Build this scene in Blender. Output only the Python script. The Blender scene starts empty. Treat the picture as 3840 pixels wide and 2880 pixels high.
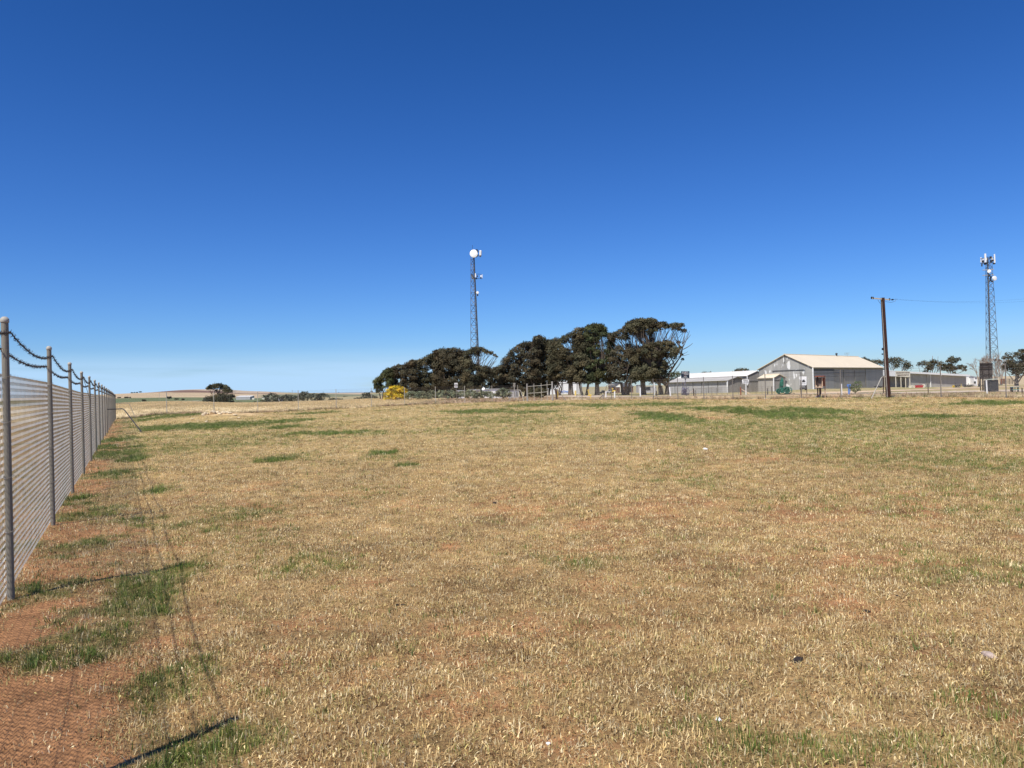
import bpy, bmesh, math, random
import numpy as np
from mathutils import Vector, Matrix
random.seed(7); RNG = np.random.default_rng(7)
S = bpy.context.scene
COL = S.collection
R = math.radians

# ------------------------------------------------------------------ camera
F = 2885.0; PITCH = math.atan(22/F); ROLL = R(1.6); EYE = 1.6
_f = Vector((0, math.cos(PITCH), math.sin(PITCH)))
_u0 = Vector((0, -math.sin(PITCH), math.cos(PITCH))); _r0 = Vector((1, 0, 0))
_R = math.cos(ROLL)*_r0 - math.sin(ROLL)*_u0
_U = math.cos(ROLL)*_u0 + math.sin(ROLL)*_r0
cam = bpy.data.cameras.new('camera'); camo = bpy.data.objects.new('camera', cam); COL.objects.link(camo)
cam.sensor_width = 36; cam.lens = F/3840*36; cam.clip_start = 0.05; cam.clip_end = 20000
M = Matrix((( _R.x, _U.x, -_f.x, 0), (_R.y, _U.y, -_f.y, 0), (_R.z, _U.z, -_f.z, EYE), (0, 0, 0, 1)))
camo.matrix_world = M
S.camera = camo

# ------------------------------------------------------------------ world, sun, exposure
SUN_EL = R(56); SUN_AZ = math.atan2(-0.54, -0.84)          # azimuth measured from +Y towards +X
w = bpy.data.worlds.new('World'); S.world = w; w.use_nodes = True
nt = w.node_tree; bgn = nt.nodes['Background']
sky = nt.nodes.new('ShaderNodeTexSky'); sky.sky_type = 'NISHITA'; sky.sun_disc = False
sky.sun_elevation = SUN_EL; sky.sun_rotation = SUN_AZ % (2*math.pi)
sky.altitude = 300; sky.air_density = 1.0; sky.dust_density = 0.25; sky.ozone_density = 2.6
hs = nt.nodes.new('ShaderNodeHueSaturation'); hs.inputs['Saturation'].default_value = 1.3; hs.inputs['Hue'].default_value = 0.506
nt.links.new(sky.outputs[0], hs.inputs['Color'])
gmm = nt.nodes.new('ShaderNodeMixRGB'); gmm.blend_type = 'MULTIPLY'; gmm.inputs[0].default_value = 1; gmm.inputs[2].default_value = (0.84, 0.93, 1.0, 1)
nt.links.new(hs.outputs[0], gmm.inputs[1])
# clear dry-air tint that deepens with height above the horizon
tcz = nt.nodes.new('ShaderNodeTexCoord'); spz = nt.nodes.new('ShaderNodeSeparateXYZ'); nt.links.new(tcz.outputs['Generated'], spz.inputs[0])
rmp = nt.nodes.new('ShaderNodeValToRGB'); nt.links.new(spz.outputs[2], rmp.inputs[0])
TN = [(0.0, (.74, .88, 1.24)), (.035, (.66, .82, 1.21)), (.078, (.596, .807, 1.17)), (.264, (.58, .77, 1.06)), (.45, (.50, .70, .93)), (.8, (.5, .7, .93))]
while len(rmp.color_ramp.elements) < len(TN): rmp.color_ramp.elements.new(.5)
for e_, (p_, c_) in zip(rmp.color_ramp.elements, TN): e_.position = p_; e_.color = tuple(v/1.25 for v in c_)+(1,)
vmz = nt.nodes.new('ShaderNodeVectorMath'); vmz.operation = 'MULTIPLY'; nt.links.new(gmm.outputs[0], vmz.inputs[0]); nt.links.new(rmp.outputs[0], vmz.inputs[1])
vsz = nt.nodes.new('ShaderNodeVectorMath'); vsz.operation = 'SCALE'; vsz.inputs['Scale'].default_value = 1.25; nt.links.new(vmz.outputs[0], vsz.inputs[0])
# thin wisps of high cloud, low in the sky ahead and to the left
tc = nt.nodes.new('ShaderNodeTexCoord'); mp = nt.nodes.new('ShaderNodeMapping'); mp.inputs['Scale'].default_value = (2.2, 2.2, 34)
nz = nt.nodes.new('ShaderNodeTexNoise'); nz.inputs['Scale'].default_value = 1.3; nz.inputs['Detail'].default_value = 5; nz.inputs['Roughness'].default_value = .5
nt.links.new(tc.outputs['Generated'], mp.inputs[0]); nt.links.new(mp.outputs[0], nz.inputs[0])
cr = nt.nodes.new('ShaderNodeMapRange'); cr.interpolation_type = 'SMOOTHSTEP'
for k, v in zip((1, 2, 3, 4), (0.30, 0.56, 0.0, 0.9)): cr.inputs[k].default_value = v
nt.links.new(nz.outputs[0], cr.inputs[0])
sp = nt.nodes.new('ShaderNodeSeparateXYZ'); nt.links.new(tc.outputs['Generated'], sp.inputs[0])
el = nt.nodes.new('ShaderNodeMapRange'); el.interpolation_type = 'SMOOTHSTEP'
for k, v in zip((1, 2, 3, 4), (0.026, 0.062, 1.0, 0.0)): el.inputs[k].default_value = v
nt.links.new(sp.outputs[2], el.inputs[0])
az = nt.nodes.new('ShaderNodeMapRange'); az.interpolation_type = 'SMOOTHSTEP'
for k, v in zip((1, 2, 3, 4), (-0.16, 0.05, 1.0, 0.1)): az.inputs[k].default_value = v
nt.links.new(sp.outputs[0], az.inputs[0])
m1 = nt.nodes.new('ShaderNodeMath'); m1.operation = 'MULTIPLY'; nt.links.new(cr.outputs[0], m1.inputs[0]); nt.links.new(el.outputs[0], m1.inputs[1])
m2 = nt.nodes.new('ShaderNodeMath'); m2.operation = 'MULTIPLY'; nt.links.new(m1.outputs[0], m2.inputs[0]); nt.links.new(az.outputs[0], m2.inputs[1])
cm = nt.nodes.new('ShaderNodeMixRGB'); cm.inputs[2].default_value = (4.3, 6.5, 9.1, 1)
nt.links.new(m2.outputs[0], cm.inputs[0]); nt.links.new(vsz.outputs[0], cm.inputs[1])
nt.links.new(cm.outputs[0], bgn.inputs[0]); bgn.inputs[1].default_value = 0.0985
sl = bpy.data.lights.new('sun', 'SUN'); sl.energy = 5.0; sl.angle = R(0.53); sl.color = (1, 0.95, 0.87)
so = bpy.data.objects.new('sun', sl); COL.objects.link(so)
sd = Vector((math.sin(SUN_AZ)*math.cos(SUN_EL), math.cos(SUN_AZ)*math.cos(SUN_EL), math.sin(SUN_EL)))
so.rotation_euler = sd.to_track_quat('Z', 'Y').to_euler(); so.location = (-20, -30, 60)
S.view_settings.view_transform = 'Standard'; S.view_settings.look = 'None'; S.view_settings.exposure = 0.17; S.view_settings.gamma = 1
S.render.engine = 'CYCLES'

# ------------------------------------------------------------------ survey helpers: a sight line at a known distance gives a point in the place
def ray(px, py):
    d = _f + (px-1920)/F*_R + (1440-py)/F*_U
    return d/d.y
def PT(px, py, Y):
    d = ray(px, py); return Vector((d.x*Y, Y, EYE + d.z*Y))
def hor(px):
    return 1462 - (px-1920)*math.tan(ROLL)
def GP(px, py):                                     # where a sight line meets level ground
    d = ray(px, py); Y = -EYE/d.z; return d.x*Y, Y

CP = [(43,2239,6.13),(196.8,1978.5,9.53),(312.6,1778,16.7),(406.7,1619,40),(434,1572,70),(621,1554,72.6),(955,1548.7,78.4),(1249,1535,83),
 (1509,1521,90),(1737,1512,95.4),(1943,1505,102),(2072,1503,98),(2181,1500,94),(2449,1495.5,84.6),(2747,1497,72),(2869,1497,67),(3152,1491.5,60),
 (3330,1489.5,57),(3527,1490.6,52.5),(3771,1491.6,48.6),(2240,1482,155),(2410,1481,150),(2490,1480,150),(2100,1483,160),(2727,1472,178),(2650,1474,185),(3050,1459,166),
 (3307,1453,198),(3180,1456,182),(2900,1467,168),(2850,1470,187),(3480,1453,205),(3622,1449,215),(820,1521,280),(920,1503,850),(1100,1511,250),(1240,1507,260),(620,1520,130),(800,1521,140),(500,1511,180),
 (440,1511,180),(1400,1499,160),(1700,1494,150),(1900,1494,140),(1000,1515,150),(1200,1508,160),(3680,1468,95),(3720,1469,90),(3810,1445,180),(3810,1470,92),(3780,1452,130),
 (500,1508,500),(760,1505,500),(1000,1500,900),(500,1494,1300),(440,1496,1300),(640,1492,1300),(300,1500,1300),(440,1480,2000),(500,1477,2000),(600,1469,2100),(700,1462,2100),(760,1459.5,2200),(850,1461,2200),(940,1468,2200),(1000,1474,1900),(1060,1477,1800),(1100,1478,1500),(1150,1477,1900),(1300,1476,1900),(1400,1474,1900),(1030,1475,2300),
 (1150,1475,2400),(1250,1474,2400),(1400,1472,2500),(1250,1486,1300),(1400,1484,1300),(1600,1472,2000),(2000,1462,1500),(2600,1452,1500),(3200,1446,1500),(3780,1434.5,1500),(3780,1438,600),(3400,1444,600),(2800,1456,500),(2200,1470,500),
 (200,1500,1300),(200,1490,2000),(0,1505,1300),(4000,1432,1500),(4200,1436,600)]
cpw = []
for px, py, Y in CP:
    p = PT(px, py, Y); cpw.append((p.x/p.y*2.2, math.log(Y), p.z))
for a in np.linspace(-1.6, 1.6, 9):
    for Y in (1.0, 2.2, 4.5, 9): cpw.append((a*2.2, math.log(Y), 0.0))
for a in np.linspace(-0.5, 1.3, 9):
    for Y in (18, 32): cpw.append((a*2.2, math.log(Y), 0.03))
cpw = np.array(cpw)
def vn(x, y, s=0):                                  # value noise, numpy
    x = np.asarray(x, float); y = np.asarray(y, float)
    xi = np.floor(x); yi = np.floor(y); fx = x-xi; fy = y-yi
    fx = fx*fx*(3-2*fx); fy = fy*fy*(3-2*fy)
    def h(a, b):
        v = np.sin(a*127.1 + b*311.7 + s*74.7)*43758.5453
        return v - np.floor(v)
    return (h(xi, yi)*(1-fx)+h(xi+1, yi)*fx)*(1-fy) + (h(xi, yi+1)*(1-fx)+h(xi+1, yi+1)*fx)*fy
def fbm(x, y, s=0, o=4):
    t = 0; a = .5; n = 0
    for i in range(o):
        t = t + a*vn(x*2**i, y*2**i, s+i*13); n += a; a *= .5
    return t/n
def hgt(X, Y):
    X = np.atleast_1d(np.asarray(X, float)); Y = np.atleast_1d(np.asarray(Y, float))
    Yc = np.maximum(Y, 0.8)
    a = np.clip(X/np.maximum(Yc, 3), -1.8, 1.8)*2.2; l = np.log(Yc)
    num = np.zeros(X.shape); den = np.zeros(X.shape)
    for c in cpw:
        d2 = (a-c[0])**2 + (l-c[1])**2
        ww = 1/(d2*d2 + 1e-5); num += ww*c[2]; den += ww
    z = num/den
    nb = (fbm(X*.35, Y*.35, 3, 3)-.5)*.07*np.clip(Y/6, 0, 1)*np.exp(-Y/130)
    nb = nb + (fbm(X*2.1, Y*2.1, 5, 2)-.5)*.028*np.exp(-np.maximum(Y, 0)/40)
    mx, my = MOUND
    d = ((X-mx)/3.6)**2 + ((Y-my)/4.5)**2
    z = z + nb + .38*np.exp(-d*1.6) + .10*np.exp(-(((X-12.3)/3.4)**2+((Y-44)/2.2)**2))
    return z
MOUND = (-21.2, 58.5)
def H1(X, Y): return float(hgt(X, Y)[0])
def G(px, Y, dz=0.0):                               # ground point seen in picture column px at distance Y
    py = 1500
    for _ in range(6):
        p = PT(px, py, Y); z = H1(p.x, Y)
        d = Vector((p.x, Y, z-EYE)); c = d.dot(_f)
        py = 1440 - F*d.dot(_U)/c
    return Vector((p.x, Y, z+dz))

# ------------------------------------------------------------------ tags, things, mesh builder
def tag(o, label=None, cat=None, group=None, kind=None):
    if label: o['label'] = label
    if cat: o['category'] = cat
    if group: o['group'] = group
    if kind: o['kind'] = kind
    return o
def thing(name, loc, label, cat, group=None):
    o = bpy.data.objects.new(name, None); COL.objects.link(o); o.location = loc; o.empty_display_size = .2
    return tag(o, label, cat, group)
def wloc(o):
    v = Vector((0, 0, 0))
    while o: v = v + Vector(o.location); o = o.parent
    return v
class MB:
    def __init__(s): s.v = []; s.f = []
    def quad(s, *p):
        b = len(s.v); s.v += [Vector(q) for q in p]; s.f.append(tuple(range(b, b+len(p)))); return s
    def box(s, c, size, ax=None, ay=None):          # ax, ay: horizontal unit axes
        ax = Vector(ax) if ax else Vector((1, 0, 0)); ax.normalize()
        ay = Vector(ay) if ay else Vector((0, 0, 1)).cross(ax); ay.normalize()
        az = ax.cross(ay); c = Vector(c); b = len(s.v)
        for i in (-.5, .5):
            for j in (-.5, .5):
                for k in (-.5, .5): s.v.append(c + ax*size[0]*i + ay*size[1]*j + az*size[2]*k)
        for f in ((0,1,3,2),(4,6,7,5),(0,4,5,1),(2,3,7,6),(0,2,6,4),(1,5,7,3)): s.f.append(tuple(b+i for i in f))
        return s
    def tube(s, pts, r, n=6, cap=True):
        pts = [Vector(p) for p in pts]; rs = r if isinstance(r, (list, tuple)) else [r]*len(pts)
        rings = []
        t0 = (pts[-1]-pts[0]).normalized() if (pts[-1]-pts[0]).length > 1e-6 else Vector((0, 0, 1))
        ref = Vector((0, 0, 1)) if abs(t0.z) < .8 else Vector((1, 0, 0))
        for i, p in enumerate(pts):
            t = (pts[min(i+1, len(pts)-1)] - pts[max(i-1, 0)]).normalized()
            a = t.cross(ref)
            if a.length < 1e-4: a = t.cross(Vector((0, 1, .1)))
            a.normalize(); b = t.cross(a)
            st = len(s.v)
            for k in range(n):
                an = 2*math.pi*k/n; s.v.append(p + (a*math.cos(an) + b*math.sin(an))*rs[i])
            rings.append(st)
        for q in range(len(rings)-1):
            for k in range(n):
                k2 = (k+1) % n; s.f.append((rings[q]+k, rings[q]+k2, rings[q+1]+k2, rings[q+1]+k))
        if cap:
            s.f.append(tuple(rings[0]+k for k in range(n))[::-1]); s.f.append(tuple(rings[-1]+k for k in range(n)))
        return s
    def lathe(s, c, prof, axis=(0, 0, 1), n=16):    # prof: (distance along axis, radius)
        ax = Vector(axis).normalized(); c = Vector(c)
        return s.tube2([c+ax*d for d, _ in prof], [q for _, q in prof], ax, n)
    def tube2(s, pts, rs, ax, n):
        ref = Vector((0, 0, 1)) if abs(ax.z) < .8 else Vector((1, 0, 0))
        a = ax.cross(ref).normalized(); b = ax.cross(a); rings = []
        for p, r in zip(pts, rs):
            st = len(s.v); rings.append(st)
            for k in range(n):
                an = 2*math.pi*k/n; s.v.append(p + (a*math.cos(an)+b*math.sin(an))*max(r, 1e-4))
        for q in range(len(rings)-1):
            for k in range(n):
                k2 = (k+1) % n; s.f.append((rings[q]+k, rings[q]+k2, rings[q+1]+k2, rings[q+1]+k))
        s.f.append(tuple(rings[0]+k for k in range(n))[::-1]); s.f.append(tuple(rings[-1]+k for k in range(n)))
        return s
    def build(s, name, m, parent=None, smooth=False, loc=None):
        me = bpy.data.meshes.new(name); o = bpy.data.objects.new(name, me); COL.objects.link(o)
        off = wloc(parent) if parent else (Vector(loc) if loc is not None else Vector((0, 0, 0)))
        if parent: o.parent = parent
        else: o.location = off
        me.from_pydata([tuple(v-off) for v in s.v], [], s.f)
        me.validate(); me.update()
        bm = bmesh.new(); bm.from_mesh(me); bmesh.ops.recalc_face_normals(bm, faces=bm.faces)
        uv = bm.loops.layers.uv.new('UVMap')
        for f in bm.faces:
            n = f.normal; t = Vector((-n.y, n.x, 0))
            if t.length < .3: t = Vector((1, 0, 0)) if abs(n.z) > .99 else t
            t.normalize(); b = n.cross(t)
            for l in f.loops: l[uv].uv = (l.vert.co.dot(t), l.vert.co.dot(b))
            f.smooth = smooth
        bm.to_mesh(me); bm.free()
        if m: me.materials.append(m)
        return o

# ------------------------------------------------------------------ materials
def newmat(name):
    m = bpy.data.materials.new(name); m.use_nodes = True
    return m, m.node_tree, m.node_tree.nodes['Principled BSDF']
def mat(name, c, rough=.7, metal=0, amt=.25, scale=3, spec=.3, c2=None, bump=0, coord='Object', stretch=(1, 1, 1)):
    m, t, b = newmat(name); N = t.nodes.new; L = t.links.new
    tcn = N('ShaderNodeTexCoord'); mpn = N('ShaderNodeMapping'); mpn.inputs['Scale'].default_value = stretch
    n1 = N('ShaderNodeTexNoise'); n1.inputs['Scale'].default_value = scale; n1.inputs['Detail'].default_value = 5; n1.inputs['Roughness'].default_value = .65
    L(tcn.outputs[coord], mpn.inputs[0]); L(mpn.outputs[0], n1.inputs[0])
    mr = N('ShaderNodeMapRange'); mr.inputs[1].default_value = .3; mr.inputs[2].default_value = .7; L(n1.outputs[0], mr.inputs[0])
    mx = N('ShaderNodeMixRGB'); L(mr.outputs[0], mx.inputs[0])
    mx.inputs[1].default_value = tuple(x*(1-amt) for x in c)+(1,)
    mx.inputs[2].default_value = (tuple(c2) if c2 else tuple(min(1, x*(1+amt*.7)) for x in c))+(1,)
    L(mx.outputs[0], b.inputs['Base Color'])
    b.inputs['Roughness'].default_value = rough; b.inputs['Metallic'].default_value = metal; b.inputs['Specular IOR Level'].default_value = spec
    if bump:
        bp = N('ShaderNodeBump'); bp.inputs['Strength'].default_value = bump; bp.inputs['Distance'].default_value = .02
        L(n1.outputs[0], bp.inputs['Height']); L(bp.outputs[0], b.inputs['Normal'])
    return m
def corrug(name, c, stain=.25, white=0.0, rough=.55, metal=.0, pitch=.2, rust=0):
    """weathered corrugated iron: ribs, vertical streaks, sheet-to-sheet differences, peeled white patches"""
    m, t, b = newmat(name); N = t.nodes.new; L = t.links.new
    uv = N('ShaderNodeUVMap'); sx = N('ShaderNodeSeparateXYZ'); L(uv.outputs[0], sx.inputs[0])
    mp1 = N('ShaderNodeMapping'); mp1.inputs['Scale'].default_value = (1.6, .16, 1); L(uv.outputs[0], mp1.inputs[0])
    n1 = N('ShaderNodeTexNoise'); n1.inputs['Scale'].default_value = 1; n1.inputs['Detail'].default_value = 6; n1.inputs['Roughness'].default_value = .7; L(mp1.outputs[0], n1.inputs[0])
    sn = N('ShaderNodeMath'); sn.operation = 'SNAP'; sn.inputs[1].default_value = .76; L(sx.outputs[0], sn.inputs[0])
    wn = N('ShaderNodeTexWhiteNoise'); wn.noise_dimensions = '1D'; L(sn.outputs[0], wn.inputs['W'])
    a1 = N('ShaderNodeMath'); a1.operation = 'MULTIPLY_ADD'; a1.inputs[1].default_value = .35; L(wn.outputs[0], a1.inputs[0]); L(n1.outputs[0], a1.inputs[2])
    mr = N('ShaderNodeMapRange'); mr.inputs[1].default_value = .35; mr.inputs[2].default_value = 1.0; L(a1.outputs[0], mr.inputs[0])
    mx = N('ShaderNodeMixRGB'); L(mr.outputs[0], mx.inputs[0])
    mx.inputs[1].default_value = tuple(x*(1-stain) for x in c)+(1,); mx.inputs[2].default_value = tuple(min(1, x*(1+stain)) for x in c)+(1,)
    last = mx
    if white:
        mp2 = N('ShaderNodeMapping'); mp2.inputs['Scale'].default_value = (1.5, .5, 1); mp2.inputs['Location'].default_value = (3.3, 1.7, 0); L(uv.outputs[0], mp2.inputs[0])
        n2 = N('ShaderNodeTexNoise'); n2.inputs['Scale'].default_value = .75; n2.inputs['Detail'].default_value = 3; L(mp2.outputs[0], n2.inputs[0])
        m3 = N('ShaderNodeMapRange'); m3.inputs[1].default_value = .66-white*.1; m3.inputs[2].default_value = .70-white*.1; L(n2.outputs[0], m3.inputs[0])
        mw = N('ShaderNodeMixRGB'); L(m3.outputs[0], mw.inputs[0]); L(mx.outputs[0], mw.inputs[1]); mw.inputs[2].default_value = (.72, .72, .7, 1); last = mw
    L(last.outputs[0], b.inputs['Base Color'])
    ms = N('ShaderNodeMath'); ms.operation = 'MULTIPLY'; ms.inputs[1].default_value = 2*math.pi/pitch; L(sx.outputs[0], ms.inputs[0])
    si = N('ShaderNodeMath'); si.operation = 'SINE'; L(ms.outputs[0], si.inputs[0])
    bp = N('ShaderNodeBump'); bp.inputs['Strength'].default_value = .5; bp.inputs['Distance'].default_value = .02; L(si.outputs[0], bp.inputs['Height']); L(bp.outputs[0], b.inputs['Normal'])
    b.inputs['Roughness'].default_value = .75; b.inputs['Specular IOR Level'].default_value = .2; b.inputs['Metallic'].default_value = metal
    return m
def leafmat(name, c, rough=.75):
    m, t, b = newmat(name); N = t.nodes.new; L = t.links.new
    at = N('ShaderNodeAttribute'); at.attribute_name = 'tint'
    mx = N('ShaderNodeMixRGB'); mx.blend_type = 'MULTIPLY'; mx.inputs[0].default_value = 1; mx.inputs[1].default_value = tuple(c)+(1,)
    L(at.outputs['Color'], mx.inputs[2]); L(mx.outputs[0], b.inputs['Base Color'])
    b.inputs['Roughness'].default_value = rough; b.inputs['Specular IOR Level'].default_value = .15
    return m
WHITE = mat('white_paint', (.78, .78, .76), .5, amt=.06, scale=1.2)
CREAM = mat('cream_paint', (.74, .69, .55), .5, amt=.08, scale=1.2)
GALV = mat('galvanised_pipe', (.235, .215, .17), .65, .05, .22, 6, .4, stretch=(1, 1, .3))
GALVD = mat('weathered_galvanised_pipe', (.22, .20, .175), .6, .3, .25, 5)
GALVL = mat('pale_painted_pipe', (.42, .39, .33), .6, 0, .15, 5)
WIREM = mat('galvanised_wire', (.47, .45, .41), .40, .55, .2, 4, .5)
RUSTW = mat('rusty_wire', (.24, .11, .06), .8, .1, .3, 20)
BARB = mat('barbed_wire_steel', (.05, .042, .04), .7, .2, .3, 20)
RUST = mat('rusty_steel', (.060, .026, .020), .8, .1, .35, 6)
DARKST = mat('dark_steel', (.07, .07, .075), .5, .5, .3, 3)
LATT = mat('lattice_steel', (.12, .12, .125), .6, .2, .2, 3)
CONC = mat('weathered_concrete', (.42, .38, .33), .9, 0, .22, 2.5, bump=.3)
WOODG = mat('grey_weathered_timber', (.33, .31, .28), .85, 0, .3, 4, stretch=(1, 1, .15))
WOODD = mat('dark_timber', (.06, .04, .032), .85, 0, .3, 4, stretch=(1, 1, .15))
WOODR = mat('red_brown_timber', (.26, .085, .045), .8, 0, .3, 4, stretch=(1, 1, .2))
WOODP = mat('pale_timber', (.55, .40, .28), .8, 0, .3, 3, stretch=(1, 1, .3))
BARK = mat('eucalypt_bark', (.13, .10, .075), .9, 0, .4, 1.2, stretch=(1, 1, .25), bump=.5)
BARKP = mat('pale_bark', (.30, .25, .21), .9, 0, .35, 1.2, stretch=(1, 1, .25))
BARKD = mat('dark_bark', (.055, .045, .038), .9, 0, .4, 1.2)
YELL = mat('yellow_paint', (.72, .50, .08), .5, amt=.15)
BLUEP = mat('blue_paint', (.10, .24, .62), .5, amt=.12)
REDP = mat('faded_red_paint', (.42, .03, .04), .55, amt=.3)
GREENP = mat('green_machine_paint', (.012, .13, .085), .45, amt=.35, scale=4)
GREENB = mat('pale_green_paint', (.16, .30, .27), .5, amt=.2)
GREYM = mat('purple_grey_machine_paint', (.13, .12, .16), .55, amt=.35, scale=4)
NAVY = mat('navy_sign_board', (.012, .022, .04), .5, amt=.2)
BLACK = mat('black_paint', (.012, .012, .013), .5, amt=.2)
REDS = mat('red_sign_ink', (.45, .02, .02), .5, amt=.1)
GREYI = mat('grey_sign_ink', (.12, .12, .13), .6, amt=.2)
BROWNI = mat('brown_sign_ink', (.10, .055, .045), .6, amt=.2)
DISHM = mat('white_dish_fibreglass', (.82, .82, .80), .45, amt=.04)
GLASS = mat('dark_window_glass', (.03, .035, .045), .12, amt=.2, spec=.7)
ROCK = mat('pale_limestone', (.62, .50, .33), .9, amt=.35, scale=5, bump=.6)
ROCKB = mat('brown_stone', (.30, .17, .09), .9, amt=.35, scale=12, bump=.5)
CLOD = mat('dark_dry_dung', (.035, .026, .022), .95, amt=.3, scale=30, bump=.6)
STRAWR = mat('rubber_black', (.02, .02, .02), .8, amt=.2)
IRON = corrug('grey_corrugated_iron', (.26, .245, .225), .16)
IRONW = corrug('peeling_corrugated_iron', (.33, .325, .305), .24, white=.75)
IRONS = corrug('pale_steel_cladding', (.36, .335, .295), .12)
IRONB = corrug('blue_grey_steel_cladding', (.36, .35, .325), .10)
IRONL = corrug('light_steel_cladding', (.42, .41, .395), .08)
IRONDK = corrug('dark_grey_cladding', (.075, .078, .08), .15)
ROOFC = corrug('cream_iron_roof', (.70, .60, .445), .05, rough=.6)
ROOFW = corrug('white_iron_roof', (.66, .64, .60), .06, rough=.6)
ROOFG = corrug('grey_iron_roof', (.42, .40, .37), .10, rough=.6)
BRICK = mat('brown_brick', (.13, .075, .055), .9, amt=.3, scale=2)
LEAF = leafmat('eucalypt_leaf', (.088, .078, .042))
LEAFB = leafmat('brownish_eucalypt_leaf', (.084, .070, .040))
LEAFG = leafmat('green_eucalypt_leaf', (.072, .080, .034))
LEAFS = leafmat('saltbush_leaf', (.19, .20, .115))
LEAFD = leafmat('far_tree_leaf', (.085, .088, .06))
LEAFY = leafmat('wattle_blossom', (.66, .45, .03))
LEAFX = leafmat('green_shrub_leaf', (.13, .17, .06))
LEAFR = leafmat('dry_weed', (.26, .17, .12))

# ------------------------------------------------------------------ ground zones (what grows where), shared by the sheet and the grass
def patch(X, Y, x0, x1, y0, y1, s, soft=.35):       # patch given by its picture extent, laid flat on the ground
    a = GP((x0+x1)/2, y1); b = GP((x0+x1)/2, y0); cY = (a[1]+b[1])/2; rY = max((b[1]-a[1])/2, .25)
    cX = ((x0+x1)/2-1920)/F*cY; rX = (x1-x0)/2/F*cY
    wob = (fbm(X*1.4/ max(rX*.4, .3), Y*1.4/max(rX*.4, .3), s, 3)-.5)*1.3 + (fbm(X*3.1, Y*3.1, s+7, 3)-.5)*1.5
    d = np.sqrt(((X-cX)/rX)**2 + ((Y-cY)/rY)**2) + wob
    return np.clip((1.0-d)/soft+.5, 0, 1)
GREEN = [(520,1010,1588,1612),(560,700,1600,1618),(955,1095,1722,1738),(1000,1180,1575,1590),(1060,1400,1622,1636),(1080,1250,1546,1556),(2395,2560,1548,1592),(2560,2760,1534,1552),(2780,3010,1540,1578),
 (2960,3150,1536,1560),(1680,1900,1540,1556),(1890,2140,1518,1530),(2340,2600,1517,1531),(2160,2330,1520,1534),(1900,2100,1545,1555),(2990,3060,1486,1498),(3130,3230,1489,1498),
 (470,640,1560,1600),(440,520,1600,1660),(470,620,1560,1576),(1000,1110,1600,1612),(1380,1480,1700,1712),(1460,1560,1740,1752),(3580,3840,1520,1530),(3200,3500,1500,1508),(3400,3600,1560,1572)]
PALEG = [(3400,3840,1578,1640),(2500,3000,1590,1680),(2450,2720,1790,1830),(1350,1560,1700,1730),(3650,3840,1820,1930),(2550,3840,1560,1620),(640,1050,1640,1700),(2900,3350,1660,1760),(3400,3840,1690,1800),
 (700,1000,1900,1990),(2700,3840,2740,2880),(3300,3800,2080,2200),(600,900,2720,2880),(3650,3840,2600,2760),(1000,1300,2080,2160),(2000,2300,2080,2130),(2600,3300,1590,1700),(1700,2100,1560,1600)]
BARE = [(2860,3160,1975,2010),(3360,3480,1880,1900),(2950,3280,2250,2290),(1280,1420,2065,2085),(1640,1700,2040,2060),(2580,2710,1566,1577),(2480,2560,1562,1576),(3380,3560,1538,1546),(3480,3640,1845,1870),(2880,2960,1695,1704),
 (2350,2440,1745,1758),(2780,2960,1725,1740),(2200,2400,1996,2010),(3600,3840,2640,2700),(3400,3560,2420,2470),(1560,2300,2310,2420),(1500,1900,2560,2700),(1800,2200,2700,2860),(2900,3150,2160,2230),
 (600,760,2270,2330),(1000,1300,2300,2380),(1240,1500,2160,2210),(2100,2320,2160,2230),(900,1200,2430,2560),(3050,3120,1560,1568)]
def fence_dist(X, Y):                               # metres to the right of the left fence line
    return (X+4.03)*.893 + (Y-6.13)*.449
def zones(X, Y):
    g = np.zeros(X.shape); pg = np.zeros(X.shape); b = np.zeros(X.shape)
    for i, q in enumerate(GREEN): g = np.maximum(g, patch(X, Y, *q, 100+i))
    for i, q in enumerate(PALEG): pg = np.maximum(pg, patch(X, Y, *q, 200+i, .9)*.75)
    for i, q in enumerate(BARE): b = np.maximum(b, patch(X, Y, *q, 300+i, 1.3)*(.80 if i in (1, 2, 4, 5, 6) else .45))
    n = fbm(X*.22, Y*.22, 11, 4); n2 = fbm(X*1.3, Y*1.3, 17, 3); n3 = fbm(X*.07, Y*.07, 41, 3)
    b = np.maximum(b, np.clip((n2*.45+n*.25+fbm(X*3.3, Y*3.3, 19, 3)*.30-.545)*9, 0, 1)*.75*np.clip(1.5-Y/14, 0.12, 1))
    pg = np.maximum(pg, np.clip((fbm(X*.35, Y*.2, 23, 4)-.52)*5, 0, 1)*.55*np.clip(.35+Y/40, 0, 1))
    fd = fence_dist(X, Y)
    strip = np.clip((.70+.22*(Y < 6)+1.1*(n-.5)+.8*(n2-.5)-fd)/.35, 0, 1)*np.clip(fd+.9, 0, 1)*(Y < 72); gst = np.clip((1.65+.6*(n-.5)-fd)/.4, 0, 1)*np.clip(fd+.9, 0, 1)*(Y < 72)
    sg = np.clip((fbm(X*1.3, Y*.9, 31, 4)-.585)*9, 0, 1)
    for i, q in enumerate([(40,290,2185,2290),(0,330,2420,2530),(180,400,2030,2100),(170,340,1935,1975),(350,520,1760,1800),(330,520,1690,1730),(150,260,2320,2360),(420,500,1640,1665)]): sg = np.maximum(sg, patch(X, Y, *q, 401+i, .8)*.85)
    g = np.maximum(g*(1-gst), gst*sg)*np.where(Y < 12, .66, 1)
    b = np.maximum(b*(1-g), strip*(1-sg)*np.where(Y < 6, 1.0, .90)); b = np.where(fd < -.02, np.maximum(b*.8, .45*(n2 > .5)), b)
    pg = pg*(1-strip)
    return g, pg, b
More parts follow.
